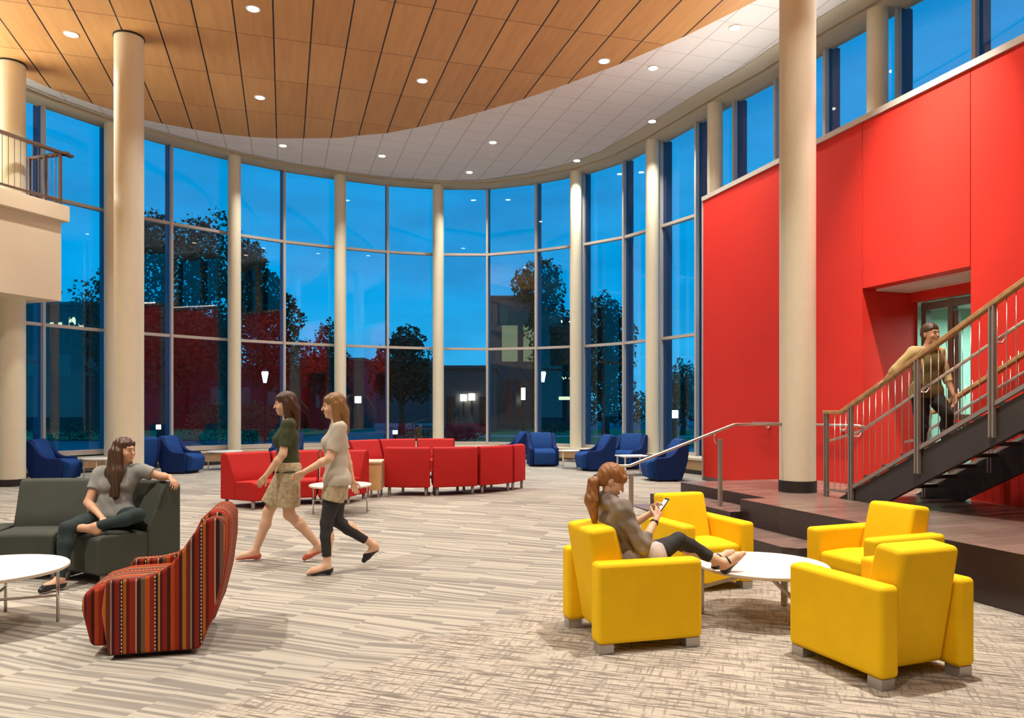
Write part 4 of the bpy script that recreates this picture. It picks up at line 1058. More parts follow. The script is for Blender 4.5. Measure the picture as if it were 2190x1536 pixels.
def limbs(J, s=1.0, bust=True):
    """J joints -> dict of Sdf groups"""
    g = {}
    v = {k: np.array(x, float) for k, x in J.items()}
    pel = (v['hipL'] + v['hipR']) / 2; ch = v['chest']; nk = v['neck']
    lat = v['shR'] - v['shL']; lat /= np.linalg.norm(lat); hl = v['hipR'] - v['hipL']; hl /= np.linalg.norm(hl)
    upv = nk - pel; upv /= np.linalg.norm(upv); fw = np.cross(upv, lat); fw /= np.linalg.norm(fw)
    wa = pel * 0.55 + ch * 0.45
    t = Sdf()
    t.cap(v['hipL'], v['hipR'], 0.098 * s, 0.098 * s, 0.02)
    for sg in (-1, 1):
        t.cap(pel + hl * sg * 0.062 * s + upv * 0.03, wa + lat * sg * 0.048 * s, 0.095 * s, 0.083 * s, 0.05)
        t.cap(wa + lat * sg * 0.048 * s, ch + lat * sg * 0.068 * s, 0.084 * s, 0.095 * s, 0.05)
        sh = v['shR'] if sg > 0 else v['shL']
        t.cap(ch + lat * sg * 0.07 * s, sh - lat * sg * 0.03 * s, 0.088 * s, 0.055 * s, 0.05)
        t.cap(nk - upv * 0.01, sh, 0.042 * s, 0.046 * s, 0.04)
        if bust: t.ell(ch + lat * sg * 0.068 * s + fw * 0.070 * s - upv * 0.015 * s, (0.058 * s, 0.052 * s, 0.056 * s), np.stack([lat, fw, upv], 1), 0.03)
    g['torso'] = t
    g['neck'] = Sdf().cap(nk - upv * 0.03, v['skull'], 0.052 * s, 0.047 * s, 0.03)
    for sd in 'LR':
        sh, el, wr = v['sh' + sd], v['el' + sd], v['wr' + sd]
        g['up' + sd] = Sdf().cap(sh, el, 0.050 * s, 0.038 * s, 0.03)
        fa = el + (wr - el) * 0.3
        g['lo' + sd] = Sdf().cap(el, fa, 0.037 * s, 0.038 * s, 0.02).cap(fa, wr, 0.038 * s, 0.024 * s, 0.02)
        hp, kn, an = v['hip' + sd], v['kn' + sd], v['an' + sd]
        g['th' + sd] = Sdf().cap(hp, hp * .45 + kn * .55, 0.090 * s, 0.074 * s, 0.03).cap(hp * .45 + kn * .55, kn, 0.074 * s, 0.054 * s, 0.02)
        ca = kn + (an - kn) * 0.32; dn = an - kn; dn /= np.linalg.norm(dn)
        bk = v['toe' + sd] - an; bk = bk - dn * (bk @ dn); bk /= max(np.linalg.norm(bk), 1e-6)
        g['sk' + sd] = Sdf().cap(kn, ca - bk * 0.012 * s, 0.052 * s, 0.052 * s, 0.025).cap(ca - bk * 0.012 * s, an, 0.052 * s, 0.033 * s, 0.03)
        to = v['toe' + sd]; fd = to - an; sole = J.get('sole' + sd)
        up = np.array(sole if sole is not None else (0, 0, 1.0), float)
        heel = an - bk * 0.02 * s - up * 0.04 * s
        ball = an + (to - an) * 0.68
        g['ft' + sd] = Sdf().cap(an, heel, 0.034 * s, 0.030 * s, 0.02).cap(heel, ball, 0.029 * s, 0.031 * s, 0.03).cap(an, ball, 0.032 * s, 0.024 * s, 0.03).cap(ball, to, 0.030 * s, 0.019 * s, 0.02)
        g['_dir' + sd] = (an, to, up, bk)
    g['_fw'] = fw; g['_up'] = upv; g['_lat'] = lat; g['_v'] = v; g['_pel'] = pel; g['_wa'] = wa
    return g
def pick(g, *names):
    o = Sdf()
    for n in names: o.pr += g[n].pr
    return o

# ---------- woman with ponytail reading a phone in the yellow armchair (local: chair frame, +y out of the chair)
def person_phone():
    t = thing('person', 'person with auburn ponytail and taupe jacket looking at a phone, feet on the coffee table', 'person', (0.88, 5.63, 0), heading(*fA))
    J = dict(hipL=(-0.09, 0.03, 0.535), hipR=(0.09, 0.03, 0.535), chest=(0.01, -0.105, 0.86), neck=(0.0, -0.165, 1.025), skull=(0.005, -0.16, 1.11),
             shL=(-0.165, -0.135, 0.975), shR=(0.175, -0.125, 0.975), elL=(-0.20, 0.02, 0.74), wrL=(-0.055, 0.215, 0.905), elR=(0.225, 0.0, 0.70), wrR=(0.075, 0.185, 0.875),
             knL=(-0.10, 0.44, 0.665), knR=(0.02, 0.40, 0.70), anL=(-0.06, 0.80, 0.525), anR=(-0.12, 0.78, 0.515), toeL=(-0.05, 0.955, 0.615), toeR=(-0.185, 0.93, 0.60))
    J['anL'] = (0.0, 0.80, 0.50); J['toeL'] = (0.03, 0.955, 0.575); J['anR'] = (-0.13, 0.80, 0.50); J['toeR'] = (-0.15, 0.965, 0.555)
    J['soleL'] = (0, -0.42, 0.9); J['soleR'] = (0, -0.35, 0.93)
    g = limbs(J, 0.94)
    R = frame((0.28, 0.82, -0.48), (0, 0.45, 0.9)); hd, P = head_sdf((0.01, -0.14, 1.165), R, 0.98)
    ph = V3(0.005, 0.262, 0.952)
    pd = V3(-0.02, 0.42, 0.9); pd /= np.linalg.norm(pd)
    hL = hand_sdf(J['wrL'], (0.42, 0.32, 0.62), (0.9, 0.0, -0.25), -1, (0.35, 0.55, 0.5), 0.06, 0.92)
    hR = hand_sdf(J['wrR'], (-0.36, 0.42, 0.62), (-0.9, 0.1, -0.1), 1, (0.35, 0.6, 0.5), 0.06, 0.92)
    body = pick(g, 'torso', 'neck', 'upL', 'loL', 'upR', 'loR', 'thL', 'skL', 'ftL', 'thR', 'skR', 'ftR').plus(hd, hL, hR)
    body.mesh('body', 'skin2', t, 0.006)
    face_parts(P, R, t, 0.98, 'hairred')
    v = g['_v']
    jk = pick(g, 'torso', 'upL', 'upR').grown(0.015)
    for sd in 'LR': jk.cap(v['el' + sd], v['el' + sd] + (v['wr' + sd] - v['el' + sd]) * 0.42, 0.052, 0.046, 0.02, cut=True)
    jk.cap(v['neck'] + V3(-0.03, -0.01, 0.0), v['neck'] + V3(0.03, -0.01, 0.0), 0.066, 0.066, 0.03)
    jk.mesh('jacket', 'taupe', t, 0.007, [((0, 0.0, 0.62), (0, 0.25, -1))], lambda X, Y, Z: 0.006 * np.sin(60 * Z + 35 * Y) * np.sin(40 * X + 25 * Y))
    bl_ = Sdf().cap((-0.08, 0.0, 0.58), (0.08, 0.0, 0.58), 0.125, 0.125, 0.02).cap((-0.08, 0.11, 0.585), (0.11, 0.13, 0.60), 0.112, 0.116, 0.03).cap((-0.09, 0.18, 0.60), (0.08, 0.19, 0.62), 0.098, 0.100, 0.03)
    bl_.mesh('blouse', 'blouse', t, 0.007, [((0, 0.245, 0.55), (0, 1, 0.25)), ((0, 0, 0.715), (0, 0.05, 1))], lambda X, Y, Z: 0.004 * np.sin(90 * X + 10 * Z) * np.sin(20 * Y))
    lg = pick(g, 'thL', 'thR').grown(0.006)
    for sd in 'LR':
        lg.cap(v['kn' + sd], v['kn' + sd] + (v['an' + sd] - v['kn' + sd]) * 0.30, 0.058, 0.057, 0.025)
        lg.cap(v['kn' + sd] + (v['an' + sd] - v['kn' + sd]) * 0.30, v['kn' + sd] + (v['an' + sd] - v['kn' + sd]) * 0.72, 0.057, 0.046, 0.02, cut=True)
    lg.mesh('leggings', 'leggings', t, 0.007)
    for sd in 'LR':
        an, to, up, bk = g['_dir' + sd]
        sh_ = pick(g, 'ft' + sd).grown(0.004)
        mid = an + (to - an) * 0.45 - up * 0.03
        sh_.mesh('sandal', 'blackshoe', t, 0.005, [(tuple(an - up * 0.038 + (to - an) * 0.0), tuple(up))])
        d = (to - an) / np.linalg.norm(to - an)
        Sdf().cap(an + d * 0.03 - up * 0.0, an + d * 0.035, 0.039, 0.039, 0.01).mesh('ankle_strap', 'blackshoe', t, 0.004, [(tuple(an + d * 0.042), tuple(d)), (tuple(an + d * 0.026), tuple(-d))])
    hair = Sdf().ell(P(0, -0.018, 0.046), (0.086, 0.105, 0.086), R, 0.02).ell(P(0, -0.055, 0.005), (0.078, 0.066, 0.080), R, 0.03).cap(P(-0.045, 0.066, 0.050), P(0.045, 0.066, 0.050), 0.028, 0.028, 0.02)
    hair.cap(P(0.055, 0.03, 0.055), P(0.07, 0.035, 0.02), 0.02, 0.010, 0.015).cap(P(-0.055, 0.03, 0.055), P(-0.07, 0.035, 0.02), 0.02, 0.010, 0.015)
    a_ = P(0, -0.10, -0.035); b_ = a_ + V3(0.01, -0.04, -0.03); c_ = b_ + V3(0.015, -0.02, -0.13); e_ = c_ + V3(0.0, 0.02, -0.16)
    hair.cap(a_, b_, 0.028, 0.042, 0.02).cap(b_, c_, 0.042, 0.054, 0.02).cap(c_, e_, 0.054, 0.022, 0.02)
    hair.mesh('hair', 'hairred', t, 0.005, wob=lambda X, Y, Z: 0.0016 * np.sin(190 * X + 30 * Z) + 0.0014 * np.sin(60 * Z + 170 * Y))
    Sdf().cap(P(-0.004, -0.105, -0.038), P(0.004, -0.113, -0.042), 0.031, 0.031, 0.005).mesh('hair_band', 'blackshoe', t, 0.005)
    w = v['wrR'] + (v['elR'] - v['wrR']) * 0.12; d = (v['elR'] - v['wrR']) / np.linalg.norm(v['elR'] - v['wrR'])
    Sdf().cap(w - d * 0.01, w + d * 0.01, 0.030, 0.031, 0.004).mesh('bracelet', 'blackshoe', t, 0.004, [(tuple(w + d * 0.009), tuple(d)), (tuple(w - d * 0.009), tuple(-d))])
    # the phone, held in both hands
    Rz = Matrix.Rotation(heading(*fA), 3, 'Z')
    pc = Rz @ Vector((0.018, 0.268, 0.968)) + Vector((0.88, 5.63, 0))
    pt = thing('smartphone', 'smartphone with lit screen held in both hands by the person with the ponytail', 'phone', pc, heading(*fA))
    Rx = Matrix.Rotation(math.radians(-38), 3, 'X')
    MB().box((0, 0, 0), (0.066, 0.008, 0.130), R=Rx).build('shell', 'phone', pt, bevel=0.003)
    MB().box(Rx @ Vector((0, -0.0046, 0)), (0.058, 0.001, 0.100), R=Rx).build('screen', 'screen', pt)
person_phone()

# ---------- woman in grey tee on the charcoal sofa (axes parallel to the room)
def person_sofa():
    o = (-4.10, 7.66, 0)
    t = thing('person', 'person with long brown hair and grey tee on the charcoal sofa, arm along its back', 'person', o)
    t.scale = (1.109, 1.109, 1.109)
    J = dict(hipR=(-0.09, -0.02, 0.53), hipL=(0.085, 0.03, 0.53), chest=(0.02, 0.05, 0.84), neck=(0.065, 0.06, 0.995), skull=(0.085, 0.045, 1.07),
             shR=(-0.115, 0.02, 0.935), shL=(0.235, 0.09, 0.955), elR=(-0.155, -0.11, 0.68), wrR=(0.045, -0.26, 0.575), elL=(0.40, 0.12, 0.90), wrL=(0.555, -0.03, 0.905),
             knR=(-0.145, -0.45, 0.50), knL=(0.35, -0.22, 0.585), anR=(-0.13, -0.58, 0.095), anL=(0.06, -0.36, 0.505), toeR=(-0.20, -0.72, 0.03), toeL=(-0.10, -0.40, 0.49))
    J['soleL'] = (0.0, -0.3, 1)
    g = limbs(J, 0.94)
    # limbs() measures forward from left to right; the torso here faces the viewer
    R = frame((0.93, -0.32, -0.06), (0, 0, 1)); hd, P = head_sdf((0.10, 0.045, 1.15), R, 0.98)
    hR = hand_sdf(J['wrR'], (0.75, -0.25, -0.35), (0, -0.2, -1), -1, (0.2, 0.25, 0.2), 0.08, 0.92)
    hL = hand_sdf(J['wrL'], (0.55, -0.45, -0.42), (-0.1, -0.2, -1), 1, (0.45, 0.45, 0.3), 0.10, 0.92)
    body = pick(g, 'torso', 'neck', 'upL', 'loL', 'upR', 'loR', 'thL', 'skL', 'ftL', 'thR', 'skR', 'ftR').plus(hd, hL, hR)
    body.mesh('body', 'skin', t, 0.006)
    face_parts(P, R, t, 0.98)
    v = g['_v']
    te = pick(g, 'torso').grown(0.012)
    for sd in 'LR':
        f = 0.55; te.cap(v['sh' + sd], v['sh' + sd] + (v['el' + sd] - v['sh' + sd]) * f, 0.064, 0.062, 0.03, cut=True)
    te.cap((-0.10, 0.0, 0.57), (0.09, 0.03, 0.57), 0.115, 0.112, 0.03)
    te.mesh('tee_shirt', 'greytee', t, 0.007, [((0, 0, 0.515), (0.05, -0.15, -1)), (tuple(v['neck'] + V3(0, 0, 0.036)), (0.0, -0.2, 1))], lambda X, Y, Z: 0.003 * np.sin(50 * Z + 30 * X) * np.sin(35 * X))
    jn = pick(g, 'thL', 'thR', 'skL', 'skR').grown(0.009).cap(J['hipL'], J['hipR'], 0.104, 0.104, 0.02)
    pl = []
    jn.mesh('jeans', 'jeans', t, 0.007, [((0, 0, 0.675), (0, 0.1, 1))])
    an, to, up, bk = g['_dirR']
    pick(g, 'ftR').grown(0.004).mesh('shoe', 'blackshoe', t, 0.005, [(tuple(an - V3(0, 0, 0.035)), (0, 0.1, 1))])
    hair = Sdf().ell(P(0, -0.020, 0.046), (0.082, 0.099, 0.080), R, 0.02).ell(P(0, -0.055, -0.01), (0.078, 0.062, 0.09), R, 0.03)
    for sx_ in (-1, 1):
        hair.cap(P(sx_ * 0.060, -0.02, 0.01), P(sx_ * 0.075, -0.03, -0.13), 0.030, 0.034, 0.02)
    hair.cap(P(0.070, 0.0, -0.02), P(0.095, 0.015, -0.20), 0.042, 0.058, 0.03).cap(P(0.095, 0.015, -0.20), P(0.115, 0.035, -0.42), 0.058, 0.030, 0.03)
    hair.cap(P(0.060, -0.06, -0.02), P(0.075, -0.06, -0.22), 0.052, 0.060, 0.03).cap(P(0.075, -0.06, -0.22), P(0.11, -0.02, -0.43), 0.060, 0.026, 0.03)
    hair.cap(P(0.02, -0.10, -0.05), P(0.03, -0.10, -0.28), 0.046, 0.036, 0.03)
    hair.cap(P(-0.04, 0.055, 0.066), P(0.05, 0.045, 0.066), 0.018, 0.020, 0.02)
    hair.mesh('hair', 'hairbrown', t, 0.006, wob=lambda X, Y, Z: 0.003 * np.sin(160 * X + 60 * Y + 8 * Z))
person_sofa()

# ---------- two women walking towards the window side
def walker(label, loc, f, s, top, topcol, bottom, hairm, shoem, shirt_len, stride, arm, bare, skin='skin2'):
    t = thing('person', label, 'person', loc, heading(*f))
    h = lambda x, y, z: (x * s, y * s, z * s)
    J = dict(hipL=h(-.085, 0, .90), hipR=h(.085, 0, .90), chest=h(0, .015, 1.24), neck=h(0, .0, 1.42), skull=h(0, .015, 1.49), shL=h(-.165, -.01, 1.375), shR=h(.165, -.01, 1.375))
    J.update({k: h(*x) for k, x in stride.items()}); J.update({k: h(*x) for k, x in arm.items()})
    g = limbs(J, s); v = g['_v']
    R = frame((0, 1, -0.08), (0, 0, 1)); hd, P = head_sdf(h(0, .035, 1.585), R, s)
    hL = hand_sdf(J['wrL'], v['wrL'] - v['elL'], (1, 0, 0.2), 1, (0.3, 0.35, 0.3), 0.07, s * .95); hR = hand_sdf(J['wrR'], v['wrR'] - v['elR'], (-1, 0, 0.2), -1, (0.3, 0.35, 0.3), 0.07, s * .95)
    pick(g, 'torso', 'neck', 'upL', 'loL', 'upR', 'loR', 'thL', 'skL', 'ftL', 'thR', 'skR', 'ftR').plus(hd, hL, hR).mesh('body', skin, t, 0.0065)
    face_parts(P, R, t, s, hairm)
    te = pick(g, 'torso').grown(0.014)
    for sd in 'LR': te.cap(v['sh' + sd], v['sh' + sd] + (v['el' + sd] - v['sh' + sd]) * 0.75, 0.064 * s, 0.056 * s, 0.03, cut=True)
    te.cap(h(-.08, 0, .86), h(.08, 0, .86), 0.125 * s, 0.125 * s, 0.05)
    te.mesh(top, topcol, t, 0.008, [(h(0, 0, shirt_len), (0, 0, -1)), (h(0, 0, 1.435), (0, 0.3, 1))], lambda X, Y, Z: 0.003 * np.sin(45 * Z + 25 * X) * np.sin(30 * X + 20 * Y))
    if bare:
        sk = Sdf()
        for sd in 'LR': sk.cap(v['hip' + sd], v['hip' + sd] + (v['kn' + sd] - v['hip' + sd]) * 0.85, 0.118 * s, 0.112 * s, 0.08, cut=True)
        sk.cap(h(-.07, .0, .93), h(.07, 0, .93), 0.115 * s, 0.115 * s, 0.05)
        sk.mesh('skirt', bottom, t, 0.008, [(h(0, 0, 1.0), (0, 0, 1)), (h(0, 0, .56), (0, 0, -1))])
    else:
        lg = pick(g, 'thL', 'thR').grown(0.007)
        for sd in 'LR':
            kn, an = v['kn' + sd], v['an' + sd]
            lg.cap(kn, kn + (an - kn) * 0.32, 0.060 * s, 0.060 * s, 0.02).cap(kn + (an - kn) * 0.32, kn + (an - kn) * 0.78, 0.060 * s, 0.043 * s, 0.02, cut=True)
        lg.mesh('leggings', bottom, t, 0.007)
        sk = Sdf()
        for sd in 'LR': sk.cap(v['hip' + sd], v['hip' + sd] + (v['kn' + sd] - v['hip' + sd]) * 0.5, 0.116 * s, 0.108 * s, 0.08, cut=True)
        sk.mesh('shorts', 'khaki', t, 0.008, [(h(0, 0, .66), (0, 0, -1))])
    for sd in 'LR':
        an, to, up, bk = g['_dir' + sd]
        pick(g, 'ft' + sd).grown(0.005).mesh('shoe', shoem, t, 0.005, [(tuple(an - up * 0.028 * s + (to - an) * 0.2), tuple(up + bk * 0.25))])
    hair = Sdf().ell(P(0, -0.018, 0.046), (0.084 * s, 0.102 * s, 0.084 * s), R, 0.02).ell(P(0, -0.062, -0.02), (0.080 * s, 0.062 * s, 0.10 * s), R, 0.03)
    for sx_ in (-1, 1): hair.cap(P(sx_ * 0.064, -0.01, 0.02), P(sx_ * 0.080, -0.02, -0.17), 0.030 * s, 0.034 * s, 0.02)
    hair.cap(P(0, -0.085, -0.06), P(0, -0.085, -0.24), 0.062 * s, 0.045 * s, 0.03).cap(P(-.04, 0.06, 0.066), P(0.04, 0.06, 0.066), 0.02, 0.02, 0.02)
    hair.mesh('hair', hairm, t, 0.0065, wob=lambda X, Y, Z: 0.003 * np.sin(150 * X + 60 * Y + 8 * Z))
st1 = dict(knR=(.09, .20, .50), anR=(.085, .33, .095), toeR=(.09, .50, .035), knL=(-.09, -.01, .48), anL=(-.085, -.30, .15), toeL=(-.085, -.16, .035))
st2 = dict(knL=(-.085, .10, .49), anL=(-.085, .10, .085), toeL=(-.085, .27, .028), knR=(.09, .0, .48), anR=(.09, -.36, .22), toeR=(.09, -.26, .08))
ar1 = dict(elL=(-.22, .04, 1.09), wrL=(-.20, .20, .88), elR=(.22, -.05, 1.09), wrR=(.22, .02, .84))
ar2 = dict(elL=(-.20, .08, 1.10), wrL=(-.17, .30, .98), elR=(.22, -.10, 1.09), wrR=(.23, -.16, .85))
walker('walking person in dark green top, khaki skirt and coral flats, ahead of a companion', (-2.50, 8.373, 0), (-0.97, -0.22), 1.109, 'top', 'greentop', 'khaki', 'hairbrown', 'redshoe', 0.90, st1, ar1, True)
walker('walking person in pale top, khaki shorts, black leggings and black flats', (-1.82, 7.785, 0), (-0.96, -0.28), 1.092, 'top', 'palegrey', 'leggings', 'hairlight', 'blackshoe', 0.84, st2, ar2, False)

# ---------- person climbing the stairs, right hand on the oak rail
def person_stairs():
    px, py = PQ(7.46, 7.24)
    t = thing('person', 'person in tan shirt and olive vest climbing the stairs, hand on the oak rail', 'person', (px, py, 0.98), heading(0.291, -0.957))
    s = 1.04; h = lambda x, y, z: (x * s, y * s, z * s)
    J = dict(hipL=h(-.085, 0, .90), hipR=h(.085, 0, .90), chest=h(0, .03, 1.22), neck=h(0, .03, 1.40), skull=h(0, .05, 1.47), shL=h(-.18, .02, 1.36), shR=h(.18, .0, 1.35),
             elR=h(.31, -.13, 1.16), wrR=h(.325, -.26, 1.04), elL=h(-.24, .06, 1.08), wrL=h(-.24, .16, .86), knL=h(-.09, .22, .62), anL=h(-.09, .20, .25), toeL=h(-.09, .37, .19),
             knR=h(.09, .04, .48), anR=h(.09, -.02, .085), toeR=h(.09, .15, .028))
    g = limbs(J, s, bust=False); v = g['_v']
    R = frame((0, 1, -0.05), (0, 0, 1)); hd, P = head_sdf(h(0, .075, 1.565), R, s)
    hR = hand_sdf(J['wrR'], (0.12, -0.75, -0.42), (-0.15, 0, -1), 1, (0.2, 0.35, 0.3), 0.07, s); hL = hand_sdf(J['wrL'], (0, 0.25, -1), (1, 0, 0), 1, (0.3, 0.35, 0.3), 0.07, s)
    pick(g, 'torso', 'neck', 'upL', 'loL', 'upR', 'loR', 'thL', 'skL', 'ftL', 'thR', 'skR', 'ftR').plus(hd, hL, hR).mesh('body', 'skin', t, 0.0065)
    face_parts(P, R, t, s)
    te = pick(g, 'torso', 'upL', 'upR').grown(0.014)
    for sd in 'LR': te.cap(v['el' + sd], v['el' + sd] + (v['wr' + sd] - v['el' + sd]) * 0.35, 0.054, 0.050, 0.02, cut=True)
    te.cap(h(-.08, 0, .88), h(.08, 0, .88), 0.115 * s, 0.115 * s, 0.05)
    te.mesh('shirt', 'tantop', t, 0.008, [(h(0, 0, .83), (0, 0, -1)), (h(0, 0, 1.425), (0, 0.3, 1))], lambda X, Y, Z: 0.003 * np.sin(45 * Z + 25 * X) * np.sin(30 * X + 20 * Y))
    vs_ = pick(g, 'torso').grown(0.022).cap(h(-.08, 0, .88), h(.08, 0, .88), 0.123 * s, 0.123 * s, 0.05)
    vs_.mesh('vest', 'olive', t, 0.008, [(h(0, 0, .82), (0, 0, -1)), (h(0, 0, 1.375), (0, 0, 1)), (h(.145, 0, 1.2), (1, 0, 0.1)), (h(-.145, 0, 1.2), (-1, 0, 0.1))])
    pick(g, 'thL', 'thR', 'skL', 'skR').grown(0.012).mesh('trousers', 'leggings', t, 0.008)
    for sd in 'LR':
        an, to, up, bk = g['_dir' + sd]
        pick(g, 'ft' + sd).grown(0.006).mesh('shoe', 'blackshoe', t, 0.006, [(tuple(an - up * 0.01), tuple(up))])
    hair = Sdf().ell(P(0, -0.02, 0.048), (0.083 * s, 0.101 * s, 0.083 * s), R, 0.02).ell(P(0, -0.055, -0.005), (0.078 * s, 0.056 * s, 0.07 * s), R, 0.03)
    hair.mesh('hair', 'hairbrown', t, 0.006, wob=lambda X, Y, Z: 0.003 * np.sin(150 * X + 60 * Y + 90 * Z))
person_stairs()

# ------------------------------------------------------------------ outside: ground, lawn, paths
def outer(d): return inset(-d)
mb = MB(); mb.add([(-160, -40, -0.08), (160, -40, -0.08), (160, 240, -0.08), (-160, 240, -0.08)], [(0, 1, 2, 3)]); mb.build('campus_ground', 'paving', kind='structure')
mb = MB(); mb.add([(-6, 37, -0.05), (45, 34, -0.05), (60, 66, -0.05), (-9, 62, -0.05)], [(0, 1, 2, 3)]); o = mb.build('lawn', 'grass', kind='stuff'); tag(o, 'green lawn beyond the curved window', 'grass')
mb = MB(); mb.add([(-60, 44, -0.05), (-14, 42, -0.05), (-12, 66, -0.05), (-60, 66, -0.05)], [(0, 1, 2, 3)]); o = mb.build('lawn', 'grass', kind='stuff'); tag(o, 'dark lawn in front of the brick building', 'grass')
mb = MB(); mb.add([(-4, 28, -0.045), (40, 25, -0.045), (41, 31.5, -0.045), (-4, 33.5, -0.045)], [(0, 1, 2, 3)]); mb.build('garden_path', 'path', kind='structure')
mb = MB(); mb.add([(-5, 47, -0.04), (45, 44, -0.04), (46, 47, -0.04), (-5, 49.5, -0.04)], [(0, 1, 2, 3)]); mb.build('lawn_path', 'path', kind='structure')

# ------------------------------------------------------------------ trees and shrubs
def foliage_mesh(rng, blobs, n, size):
    m_ = MB()
    tot = sum(b[3] * b[4] * b[5] for b in blobs) if False else sum((b[3] + b[4] + b[5]) ** 2 for b in blobs)
    for b in blobs:
        k = int(n * 2.2 * (b[3] + b[4] + b[5]) ** 2 / tot)
        for _ in range(k):
            d = Vector((rng.gauss(0, 1), rng.gauss(0, 1), rng.gauss(0, 1))).normalized() * (rng.random() ** 0.35)
            d *= 1 + 0.18 * math.sin(d.x * 9 + b[0]) * math.sin(d.z * 8 + b[2])
            p = Vector((b[0] + d.x * b[3], b[1] + d.y * b[4], b[2] + d.z * b[5]))
            a = Vector((rng.gauss(0, 1), rng.gauss(0, 1), rng.gauss(0, 1))).normalized(); c = a.cross(Vector((rng.gauss(0, 1), rng.gauss(0, 1), rng.gauss(0, 1)))).normalized()
            s_ = size * 0.62 * (0.6 + 0.8 * rng.random())
            m_.add([p - a * s_, p + c * s_ * .55, p + a * s_, p - c * s_ * .55], [(0, 1, 2, 3)])
    return m_
def tree(label, x, y, top, w, trunk_h, blobs, n=5000, size=0.22, leaf='leaf', seed=1):
    rng = random.Random(seed)
    t = thing('tree', label, 'tree', (x, y, -0.05), 0, 'trees on the campus lawn')
    m_ = MB(); m_.tube([(0, 0, 0), (0.08, 0, trunk_h * .5), (-0.05, 0.05, trunk_h), (0.05, 0, top * 0.8)], 0.2, 10, radii=[w * .045 + .08, w * .035 + .06, w * .03 + .04, 0.03])
    for k in range(7):
        a = k * 2.4; zz = trunk_h * (0.8 + 0.25 * k / 7) ; r = w * (0.25 + 0.1 * (k % 3))
        m_.tube([(0, 0, zz), (r * .5 * math.cos(a), r * .5 * math.sin(a), zz + r * .5), (r * math.cos(a), r * math.sin(a), zz + r * 1.1)], 0.06, 6, radii=[w * .018 + .03, w * .012 + .02, 0.015])
    m_.build('trunk', 'bark', t, smooth=True)
    foliage_mesh(rng, blobs, n, size).build('crown', leaf, t)
    return t
tree('largest dark tree, spreading behind the first two pillars', -19.5, 42, 13, 8, 4.0,
     [(-2.6, 0, 6.3, 2.6, 2.6, 3.2), (0.2, 0, 9.3, 3.0, 2.8, 3.3), (2.6, 0, 10.3, 2.0, 2.2, 2.4), (3.0, 0, 6.0, 2.8, 2.6, 3.0), (0, 0, 5.0, 3.0, 2.8, 2.4), (-0.8, 0, 11.2, 1.5, 1.5, 1.6)], 9000, 0.20, seed=3)
tr_ = tree('rounded dark tree beside the big tree, ending behind the second slim column', -16.26, 49, 11.5, 4, 3.5,
     [(-0.6, 0, 8.2, 1.7, 1.7, 2.4), (0.6, 0, 6.6, 1.7, 1.7, 2.3), (-0.8, 0, 10.2, 0.9, 0.9, 1.4), (0.4, 0, 4.4, 1.6, 1.5, 1.8)], 4500, 0.2, seed=4); tr_.scale = (1.11, 1.11, 1.11)
tree('small tree on the skyline left of the walking women', -15.8, 62, 8.6, 3, 3,
     [(-1.4, 0, 6.0, 1.3, 1.2, 1.6), (0.6, 0, 7.0, 1.2, 1.2, 2.1), (1.4, 0, 5.4, 1.1, 1.2, 1.8), (0, 0, 4.6, 2.2, 1.3, 1.6)], 3000, 0.2, seed=5)
tree('wide low tree beyond the window behind the red sofa', -7.4, 50, 7.4, 4, 2.4,
     [(0, 0, 4.6, 2.1, 1.8, 1.9), (0.4, 0, 6.2, 1.2, 1.2, 1.2), (-1.0, 0, 3.8, 1.2, 1.2, 1.5), (1.2, 0, 3.6, 1.2, 1.2, 1.5)], 4000, 0.18, seed=6)
tree('tall dark tree in front of the lit stair tower', 1.55, 45, 10.6, 4, 3.2,
     [(0.3, 0, 9.2, 1.3, 1.2, 1.7), (0.6, 0, 7.0, 1.4, 1.3, 2.0), (0.9, 0, 4.6, 1.4, 1.3, 1.9), (-0.9, 0, 9.1, 0.7, 0.7, 1.2)], 3600, 0.17, seed=7)
tr_ = tree('broad tree seen on both sides of the slim column by the blue chairs', 6.1, 49, 8.4, 4, 2.6,
     [(-0.3, 0, 7.0, 1.4, 1.3, 1.6), (0.7, 0, 5.6, 1.2, 1.3, 2.2), (-0.8, 0, 4.8, 1.3, 1.3, 1.9), (0.2, 0, 3.4, 1.5, 1.4, 1.6)], 4200, 0.17, seed=8); tr_.scale = (1.09, 1.09, 1.09)
tree('young tree in the last window beside the red wall', 11.4, 50, 5.2, 2.5, 1.6,
     [(0, 0, 3.6, 1.1, 1.1, 1.4), (-0.6, 0, 2.6, 0.9, 0.9, 1.0), (0.6, 0, 2.5, 0.9, 0.9, 1.1)], 2000, 0.15, 'leaf2', seed=9)
def shrub(label, x, y, w, h, leaf, seed, n=900):
    rng = random.Random(seed)
    m_ = foliage_mesh(rng, [(0, 0, h * .5, w / 2, w / 3, h * .55), (w * .25, 0, h * .4, w / 4, w / 4, h * .45)], n, 0.09)
    o = m_.build('shrub', leaf, loc=(x, y, -0.05)); tag(o, label, 'shrub', 'shrubs outside the window')
shrub('leafy shrub bed outside the window behind the red half round sofa', -14.2, 38, 5.0, 2.4, 'leaf2', 21, 2200)
shrub('red leaved hedge beyond the window above the far red sofa row', -4.0, 40, 5.2, 0.9, 'redleaf', 22, 1500)
shrub('low green shrub outside the window beside the pillar', -25.0, 42, 4.0, 1.2, 'leaf2', 23)
shrub('low green shrub at the foot of the stair tower', 2.2, 52, 4.0, 1.0, 'leaf2', 24)

